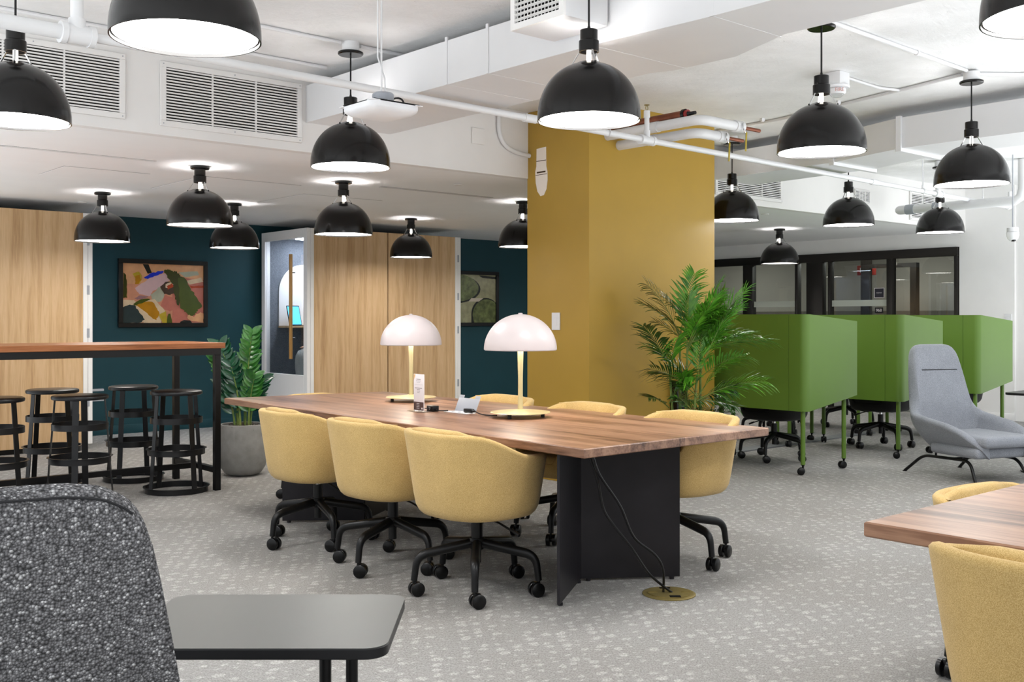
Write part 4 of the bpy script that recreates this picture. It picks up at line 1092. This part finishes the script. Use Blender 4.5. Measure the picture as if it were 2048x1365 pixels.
# ================================================================ LOUNGE CHAIRS
def interp(tab, x):
    for (a0, b0), (a1, b1) in zip(tab, tab[1:]):
        if x <= a1: return b0+(b1-b0)*(x-a0)/(a1-a0) if x > a0 else b0
    return tab[-1][1]
def lounge(mat, nm, label, loc, rz, seam=True):
    t = thing(nm, label, 'chair', loc, rz)
    W, YB_, YFr, RC = .38, .36, -.36, .14
    path = []
    for q in range(14): path.append((-W, YFr+(YB_-RC-YFr)*q/14))
    for q in range(0, 18): a_ = PI-q*PI/2/18; path.append((-W+RC+RC*math.cos(a_), YB_-RC+RC*math.sin(a_)))
    for q in range(0, 49): path.append((-W+RC+(2*W-2*RC)*q/48, YB_))
    for q in range(1, 19): a_ = PI/2-q*PI/2/18; path.append((W-RC+RC*math.cos(a_), YB_-RC+RC*math.sin(a_)))
    for q in range(1, 15): path.append((W, YB_-RC-(YB_-RC-YFr)*q/14))
    n = len(path); rows = []
    s_ = [0.]
    for i in range(1, n): s_.append(s_[-1]+(Vector(path[i])-Vector(path[i-1])).length)
    half = s_[-1]/2
    TAB = [(0, 1.055), (.12, 1.055), (.165, 1.048), (.20, 1.028), (.222, .995), (.236, .945), (.246, .88), (.258, .80), (.273, .71), (.293, .63), (.32, .575), (.36, .53), (.42, .500), (.56, .475), (half-.28, .445), (half-.14, .40), (half-.04, .32), (half, .285)]
    def flare(z, k):
        f_ = max(0., min(1., (z-.19)/.29)); lo = -.20*(1-f_)**1.7
        return lo+(.135*max(0, z-.48)/.58)*k
    for i, (x, y) in enumerate(path):
        a_ = Vector(path[max(0, i-1)]); b_ = Vector(path[min(n-1, i+1)]); d_ = (b_-a_).normalized(); nn = Vector((-d_.y, d_.x))
        u = abs(s_[i]-half); k = 1-sm(u, .26, .54)
        zt = sum(interp(TAB, max(0, u+o_)) for o_ in (-.008, 0, .008))/3
        zb = .19; pr = []; th = .085
        for q in range(15):
            z = zb+(zt-.03-zb)*q/14; lz = flare(z, k); pr.append((x+nn.x*lz, y+nn.y*lz, z))
        ox, oy, oz = pr[-1]
        for dn, dz in ((.0, .014), (-.012, .026), (-.032, .031), (-.054, .026), (-.070, .012)):
            pr.append((ox+nn.x*dn, oy+nn.y*dn, oz+dz))
        for q in range(12, -1, -1):
            z = zb+.05+(zt-.03-zb-.05)*q/13; lz = flare(z, k); pad = th*(.6+.4*min(1, (z-zb)/.25))
            pr.append((x+nn.x*(lz-pad), y+nn.y*(lz-pad), z))
        rows.append(pr)
    m = MB(); m.grid(rows); m.poly(rows[0]); m.poly(rows[-1]); sh = m.build('shell', mat, t, angle=50)
    if not seam:
        MB().tube([(r_[15][0], r_[15][1], r_[15][2]+.003) for r_ in rows if r_[15][2] > 1.0], .0018, 6).build('piping', M['ink'], t)
    m = MB(); m.b2(-.29, .29, -.345, .16, .19, .275, .03, 3); m.build('seat_pan', mat, t)
    m = MB(); m.b2(-.262, .262, -.41, .20, .277, .365, .035, 4); m.build('seat_cushion', mat, t)
    if seam:
        zs = .845; yy = YB_+flare(zs, 1)-.085
        m = MB(); m.tube([(-.185, yy, zs), (.185, yy, zs)], .004, 6); m.build('seam', M['ink'], t)
    for s2 in (-1, 1):
        m = MB(); x = s2*.24
        m.tube(arc_path([(x+s2*.05, .44, .006), (x+s2*.02, .26, .155), (x, -.22, .165), (x+s2*.03, -.31, .006)], .07, 6), .0125, 12)
        for yy_ in (.14, -.14): m.tube([(x, yy_, .165), (x, yy_, .20)], .009, 8)
        for p in ((x+s2*.05, .44), (x+s2*.03, -.31)): m.cyl((p[0], p[1], .0005), .018, .008, 14)
        m.build('leg_frame', M['black'], t)
    m = MB(); m.tube([(-.24, -.05, .163), (.24, -.05, .163)], .010, 10); m.build('cross_bar', M['black'], t)
    return t
g = lounge(M['greywool'], 'lounge_chair', 'pale grey wool lounge chair with high back in front of the green pods', (8.278, 3.858, 0), R(-20.7))
bc = at(-.902, 1.70)
b = lounge(M['boucle'], 'lounge_chair', 'dark speckled boucle lounge chair seen from behind at the bottom left', (bc.x, bc.y, 0), -TH+PI-R(-28)+0, False)
# ------------------------------------------------------- side tables
t = thing('side_table', 'low grey side table with rounded corners and black edge beside the boucle chair', 'table', at(-.573, 2.485), -TH)
def rrect(hx, hy, r, n=8):
    o = []
    for cx, cy, a0 in ((hx-r, hy-r, 0), (-hx+r, hy-r, 90), (-hx+r, -hy+r, 180), (hx-r, -hy+r, 270)):
        for q in range(n+1): o.append((cx+r*math.cos(R(a0+90*q/n)), cy+r*math.sin(R(a0+90*q/n))))
    return o
MB().prism(rrect(.298, .222, .05), .5495, .5515).build('tabletop', M['side'], t, smooth=False)
MB().prism(rrect(.2985, .2225, .05), .526, .5495, .002, 1).build('edge', M['sideedge'], t)
m = MB()
for x in (.123, .187): m.tube([(x, .02, .012), (x, .02, .526)], .0145, 18)
m.build('post', M['black'], t)
MB().prism(rrect(.22, .17, .04), .0005, .012, .002, 1).build('base', M['black'], t)
t = thing('side_table', 'black side table mostly beyond the right edge, beside the grey lounge chair', 'table', at(4.45, 8.55))
MB().prism(rrect(.28, .28, .05), .642, .662, .003, 1).build('tabletop', M['black'], t)
MB().tube([(0, 0, .01), (0, 0, .642)], .025, 18).build('post', M['black'], t)
MB().cyl((0, 0, .0005), .24, .012, 40, .003).build('base', M['black'], t)

# ================================================================ PLANTS
def leaf(m, p, d_, up, ln, w_, mat=None, fold=.25, droop=.15, nseg=5):
    d_ = d_.normalized(); sd = d_.cross(up).normalized(); up2 = sd.cross(d_).normalized()
    L_, C_, R_ = [], [], []
    for i in range(nseg+1):
        f_ = i/nseg; ww = w_*math.sin(PI*min(1, max(.02, f_**.8)))**.8*.5 if 0 < i < nseg else .0015
        c_ = p+d_*ln*f_-Vector((0, 0, 1))*droop*ln*f_*f_
        C_.append(c_); L_.append(c_+sd*ww+up2*ww*fold); R_.append(c_-sd*ww+up2*ww*fold)
    t = bmesh.new(); l = [t.verts.new(v) for v in L_]; c = [t.verts.new(v) for v in C_]; r = [t.verts.new(v) for v in R_]
    for i in range(nseg):
        t.faces.new((l[i], l[i+1], c[i+1], c[i])); t.faces.new((c[i], c[i+1], r[i+1], r[i]))
    m.add(t, mat)
t = thing('potted_plant', 'glossy ZZ plant in a round grey concrete pot beside the bar table', 'plant', (3.912, 7.814, 0))
MB().lathe([(0, .0005), (.10, .0005), (.145, .02), (.178, .07), (.195, .15), (.197, .22), (.190, .32), (.180, .412), (.176, .416), (.166, .414), (.170, .36), (0, .36)], seg=56).build('pot', M['concrete'], t)
m = MB(); rnd = random.Random(3)
m.lathe([(0, .40), (.10, .395), (.168, .375), (.168, .34), (0, .34)], seg=24)
for k in range(240):
    a_ = rnd.random()*2*PI; r_ = .165*math.sqrt(rnd.random()); p = Vector((r_*math.cos(a_), r_*math.sin(a_), .392-.1*r_))
    d1 = Vector((rnd.uniform(-1, 1), rnd.uniform(-1, 1), rnd.uniform(0, .9)))*.022
    m.tube([p, p+d1+Vector((0, 0, .012)), p+d1*2], .0016, 4, cap=False)
so = m.build('moss', M['soil'], t); so['kind'] = 'stuff'
VR = Vector((CT, -ST, 0)); VF = Vector((ST, CT, 0))       # across and along the view
stems = [((.02, 0), (.07, .0), .76, 13, 'zz'), ((-.03, -.02), (-.17, -.04), .66, 13, 'zzdark'), ((-.01, -.04), (-.08, -.06), .50, 10, 'zzdark'), ((.05, -.02), (.10, -.04), .40, 8, 'zz'),
         ((-.05, .02), (-.26, .06), .62, 10, 'zz'), ((.0, .05), (.02, .12), .56, 9, 'zzdark'), ((.05, .04), (.13, .10), .38, 8, 'zzdark'), ((-.06, -.03), (-.15, -.02), .34, 7, 'zzdark')]
for (bx, by), (tx, ty), h, nl, mm in stems:
    b0 = VR*bx+VF*by+Vector((0, 0, .38)); t0 = VR*tx+VF*ty+Vector((0, 0, .38+h))
    mid = b0.lerp(t0, .5)+Vector((0, 0, .04)); pts = bez(b0, b0+Vector((0, 0, h*.4)), mid+Vector((0, 0, h*.15)), t0, 16)
    m = MB(); m.tube(pts, [.010-.007*i/16 for i in range(17)], 8, mat=M['cane'])
    for k in range(nl):
        f_ = .30+.70*k/(nl-1); i_ = min(15, int(f_*16)); p = pts[i_].lerp(pts[i_+1], f_*16-i_) if f_ < 1 else pts[-1]
        ax = (pts[min(16, i_+1)]-pts[i_]).normalized(); tw = .35+rnd.uniform(-.3, .3)
        for s2 in (-1, 1):
            side_ = (VR*math.cos(tw)+VF*math.sin(tw))*s2
            d_ = (side_*.8+ax*(.55+.5*f_)+Vector((0, 0, rnd.uniform(-.1, .1))))
            leaf(m, p, d_, (VF*-1+Vector((0, 0, .5))), .150*(1-.35*abs(f_-.55))*rnd.uniform(.9, 1.1), .060, M[mm], .3, .12)
    m.build('stem', None, t, angle=80)

PB = Vector((6.075, 4.965, 0))
t = thing('potted_palm', 'tall feathery palm in front of the mustard column', 'plant', PB)
MB().lathe([(0, .0005), (.15, .0005), (.19, .40), (.18, .40), (.175, .36), (0, .36)], seg=40).build('pot', M['black'], t)
MB().cyl((0, 0, .35), .17, .02, 24).build('soil', M['soil'], t)
rnd = random.Random(11)
canes = [((-.02, 0), (-.01, -.02), 1.10), ((.09, .03), (.10, .04), 1.04), ((-.10, .03), (-.14, .02), .96), ((.02, -.06), (.05, -.08), .86), ((-.05, .07), (-.05, .07), 1.16)]
ctop = []
for (bx, by), (tx, ty), h in canes:
    p0 = VR*bx+VF*by+Vector((0, 0, .36)); p1 = VR*tx+VF*ty+Vector((0, 0, h)); m = MB()
    pts = [p0.lerp(p1, q/8) for q in range(9)]
    m.tube(pts, [.012-.005*q/8 for q in range(9)], 8, mat=M['cane'])
    for q in (2, 4, 6): m.tube([pts[q]-Vector((0, 0, .004)), pts[q]+Vector((0, 0, .004))], .0125, 8, mat=M['trunk'])
    m.build('cane', None, t); ctop.append(p1)
def frond(base, az, el, ln, nl, wl, mat, droop=.45, tw=0.):
    hd = VR*math.cos(az)+VF*math.sin(az); d0 = hd*math.cos(el)+Vector((0, 0, math.sin(el)))
    pts = []; n = 14
    for i in range(n+1):
        f_ = i/n; p = base+d0*ln*f_+(hd*.25-Vector((0, 0, 1)))*droop*ln*f_*f_*.6; pts.append(p)
    m = MB(); m.tube(pts, [.0045-.0035*i/n for i in range(n+1)], 5, mat=M['cane'])
    for k in range(nl):
        f_ = .22+.78*k/(nl-1); x_ = f_*n; i_ = min(n-1, int(x_)); p = pts[i_].lerp(pts[i_+1], x_-i_)
        ax = (pts[i_+1]-pts[i_]).normalized(); sd = ax.cross(Vector((0, 0, 1)))
        sd = sd.normalized() if sd.length > .05 else VR.copy(); up_ = sd.cross(ax).normalized()
        sd = (sd*math.cos(tw)+up_*math.sin(tw)); L2 = wl*(.55+.45*math.sin(PI*min(1, f_*1.0)))*rnd.uniform(.85, 1.1)
        for s2 in (-1, 1):
            d_ = sd*s2*.72+ax*(.75+.3*f_)+up_*.18+Vector((rnd.uniform(-.08, .08), rnd.uniform(-.08, .08), rnd.uniform(-.08, .08)))
            leaf(m, p, d_, up_, L2, .0155, M[mat], .35, rnd.uniform(.10, .45), 5)
    o = m.build('frond', None, t, angle=80)
    for v in o.data.vertices:                      # keep the leaves off the column face
        lim = 5.515-PB.y
        if v.co.y > lim: v.co.y = lim-.012*rnd.random()
spec = []
for k in range(13): spec.append((rnd.choice(ctop)-Vector((0, 0, rnd.uniform(0, .10))), rnd.uniform(-1.2, 1.4), R(rnd.uniform(58, 84)), rnd.uniform(.48, .66), 20, .23, 'palm', .25))
for a_, e_ in ((3.0, 62), (3.3, 54), (2.8, 70), (3.05, 56), (2.5, 66), (.1, 48), (-.2, 34), (.3, 58), (-.8, 50), (-1.3, 58), (-2.2, 55), (-2.6, 45), (.6, 38), (-.5, 28), (-.1, 60), (.2, 25), (-1.0, 40), (-1.7, 48), (-.4, 66)):
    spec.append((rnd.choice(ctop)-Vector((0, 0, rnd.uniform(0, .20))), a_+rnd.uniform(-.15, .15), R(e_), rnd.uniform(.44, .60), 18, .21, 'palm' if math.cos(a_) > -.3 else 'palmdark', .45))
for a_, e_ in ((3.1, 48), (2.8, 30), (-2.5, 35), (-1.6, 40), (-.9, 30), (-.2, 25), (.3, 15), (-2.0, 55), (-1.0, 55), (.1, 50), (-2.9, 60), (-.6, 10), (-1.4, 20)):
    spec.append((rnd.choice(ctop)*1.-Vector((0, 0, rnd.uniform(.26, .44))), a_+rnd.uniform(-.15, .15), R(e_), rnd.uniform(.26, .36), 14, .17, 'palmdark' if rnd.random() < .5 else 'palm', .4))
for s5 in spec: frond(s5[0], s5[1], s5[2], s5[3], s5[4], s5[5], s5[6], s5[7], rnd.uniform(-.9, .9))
o = MB().b2(-.055, .055, -.075, -.0005, -.16, .16, .004)
tag(o.build('wall_box', M['rubber'], loc=(6.59, 5.531, .60)), 'narrow black box on the mustard column behind the palm', 'box')

# ================================================================ PERSON IN THE BOOTH
def skin_mesh(name, verts, edges, radii, mat, parent, sub=1, root=0):
    me = bpy.data.meshes.new(name); me.from_pydata(verts, edges, []); me.materials.append(mat)
    o = bpy.data.objects.new(name, me); COL.objects.link(o); o.parent = parent
    o.modifiers.new('skin', 'SKIN').use_smooth_shade = True
    me = o.data
    if not me.skin_vertices: me.skin_vertices.new(name='') if hasattr(me.skin_vertices, 'new') else None
    for i, r_ in enumerate(radii):
        v = me.skin_vertices[0].data[i]; v.radius = (r_, r_) if not isinstance(r_, tuple) else r_; v.use_root = (i == root)
    sb = o.modifiers.new('sub', 'SUBSURF'); sb.levels = sub; sb.render_levels = sub
    bpy.context.view_layer.update()
    ev = o.evaluated_get(bpy.context.evaluated_depsgraph_get()); m2 = bpy.data.meshes.new_from_object(ev)
    o.modifiers.clear(); o.data = m2; m2.name = name
    if not m2.materials: m2.materials.append(mat)
    for f in m2.polygons: f.use_smooth = True
    return o
t = thing('person', 'person in pale trousers sitting inside the phone booth, only a knee visible', 'person', (6.66, 10.86, .08), R(75))
# local axes: facing +y; z up
vv, ee, rr = [], [], []
def V_(x, y, z, r_, prev=None):
    vv.append((x, y, z)); rr.append(r_); i = len(vv)-1
    if prev is not None: ee.append((prev, i))
    return i
pel = V_(0, 0, .76, (.15, .11)); abd = V_(0, .0, .93, (.13, .10), pel); che = V_(0, .01, 1.10, (.15, .11), abd); nk = V_(0, .01, 1.24, (.055, .055), che); n2 = V_(0, .02, 1.31, (.052, .052), nk)
h1 = V_(0, .035, 1.38, (.07, .085), n2); h2 = V_(0, .04, 1.46, (.078, .095), h1); V_(0, .03, 1.53, (.055, .07), h2); ns = V_(0, .135, 1.42, .012, h1)
for s_ in (-1, 1):
    hp_ = V_(s_*.09, .02, .75, .085, pel); kn = V_(s_*.12, .40, .77, .062, hp_); cf = V_(s_*.12, .40, .58, .055, kn); an = V_(s_*.12, .38, .36, .036, cf); hl = V_(s_*.12, .39, .31, .036, an); V_(s_*.12, .52, .29, .028, hl)
    shd = V_(s_*.18, .01, 1.17, .055, che); el_ = V_(s_*.21, .06, .92, .040, shd); wr = V_(s_*.14, .26, .86, .025, el_); pa = V_(s_*.13, .33, .855, (.032, .018), wr)
    for k, fx_ in enumerate((-.026, -.009, .009, .026)):
        f1 = V_(s_*.13+fx_, .375-.004*abs(k-1.5), .852, .009, pa); V_(s_*.13+fx_*1.1, .415-.006*abs(k-1.5), .840, .007, f1)
    th1 = V_(s_*.13-s_*.035, .335, .852, .010, pa); V_(s_*.13-s_*.045, .365, .845, .008, th1)
skin_mesh('body', vv, ee, rr, M['skin'], t)
vv, ee, rr = [], [], []
pel = V_(0, 0, .77, (.165, .13))
for s_ in (-1, 1):
    hp_ = V_(s_*.09, .02, .755, .100, pel); kn = V_(s_*.12, .41, .775, .080, hp_); cf = V_(s_*.12, .41, .58, .070, kn); V_(s_*.12, .385, .38, .058, cf)
skin_mesh('trousers', vv, ee, rr, M['trouser'], t)
vv, ee, rr = [], [], []
abd = V_(0, 0, .83, (.15, .12)); che = V_(0, .01, 1.10, (.17, .13), abd); V_(0, .01, 1.21, (.07, .07), che)
for s_ in (-1, 1):
    shd = V_(s_*.18, .01, 1.17, .066, che); el_ = V_(s_*.215, .06, .92, .052, shd); V_(s_*.15, .23, .865, .036, el_)
skin_mesh('shirt', vv, ee, rr, M['shirt'], t)
vv, ee, rr = [], [], []
a0 = V_(0, -.005, 1.43, (.08, .07)); a1 = V_(0, .0, 1.50, (.084, .085), a0); V_(0, .02, 1.55, (.062, .07), a1)
skin_mesh('hair', vv, ee, rr, M['hair'], t)
for s_ in (-1, 1): MB().box((s_*.12, .46, .285), (.085, .25, .06), .02, 3).build('shoe', M['rubber'], t)
t = thing('booth_stool', 'dark stool inside the phone booth under the seated person', 'stool', (6.66, 10.86, .081))
m = MB(); m.cyl((0, 0, .62), .17, .05, 32, .015); m.build('seat', M['blackwool'], t)
m = MB(); m.tube([(0, 0, .01), (0, 0, .62)], .025, 16); m.cyl((0, 0, .0), .19, .015, 32, .004); m.build('stand', M['black'], t)
m = MB(); fa = R(75); 
m.tube([(0, 0, .245), (-.46*math.sin(fa), .46*math.cos(fa), .245)], .012, 10); m.build('foot_rest', M['black'], t)

# ================================================================ LIGHT
WLOW, WHIGH = 3.5, .75
wd = bpy.data.worlds.new('world'); sc.world = wd; wd.use_nodes = True
bg = wd.node_tree.nodes['Background']; bg.inputs['Color'].default_value = (.94, .975, 1., 1); bg.inputs['Strength'].default_value = 1.0
wt = wd.node_tree; tcw = wt.nodes.new('ShaderNodeTexCoord'); sx = wt.nodes.new('ShaderNodeSeparateXYZ'); wt.links.new(tcw.outputs['Generated'], sx.inputs[0])
mr = wt.nodes.new('ShaderNodeMapRange'); mr.inputs['From Min'].default_value = -.35; mr.inputs['From Max'].default_value = -.02; mr.inputs['To Min'].default_value = WLOW; mr.inputs['To Max'].default_value = WHIGH
wt.links.new(sx.outputs['Z'], mr.inputs['Value']); wt.links.new(mr.outputs['Result'], bg.inputs['Strength'])
def fill_light(loc, power, size):  # unseen area lights added to brighten the enclosed office
    l = bpy.data.lights.new('added_office_fill', 'AREA'); l.energy = power; l.size = size; l.color = (1, .95, .88)
    o = bpy.data.objects.new('added_office_fill', l); COL.objects.link(o); o.location = loc
fill_light((14.5, 8.2, 2.53), 38, .8); fill_light((14.5, 11.5, 2.53), 30, .8)

sc.view_settings.view_transform = 'Standard'; sc.view_settings.look = 'None'
sc.view_settings.exposure = 0.32; sc.view_settings.gamma = 1.0; sc.view_settings.use_curve_mapping = False
sc.cycles.max_bounces = 8; sc.cycles.diffuse_bounces = 4; sc.cycles.glossy_bounces = 4; sc.cycles.transparent_max_bounces = 8
sc.cycles.sample_clamp_indirect = 6.0; sc.cycles.caustics_reflective = False; sc.cycles.caustics_refractive = False
sc.cycles.use_denoising = True
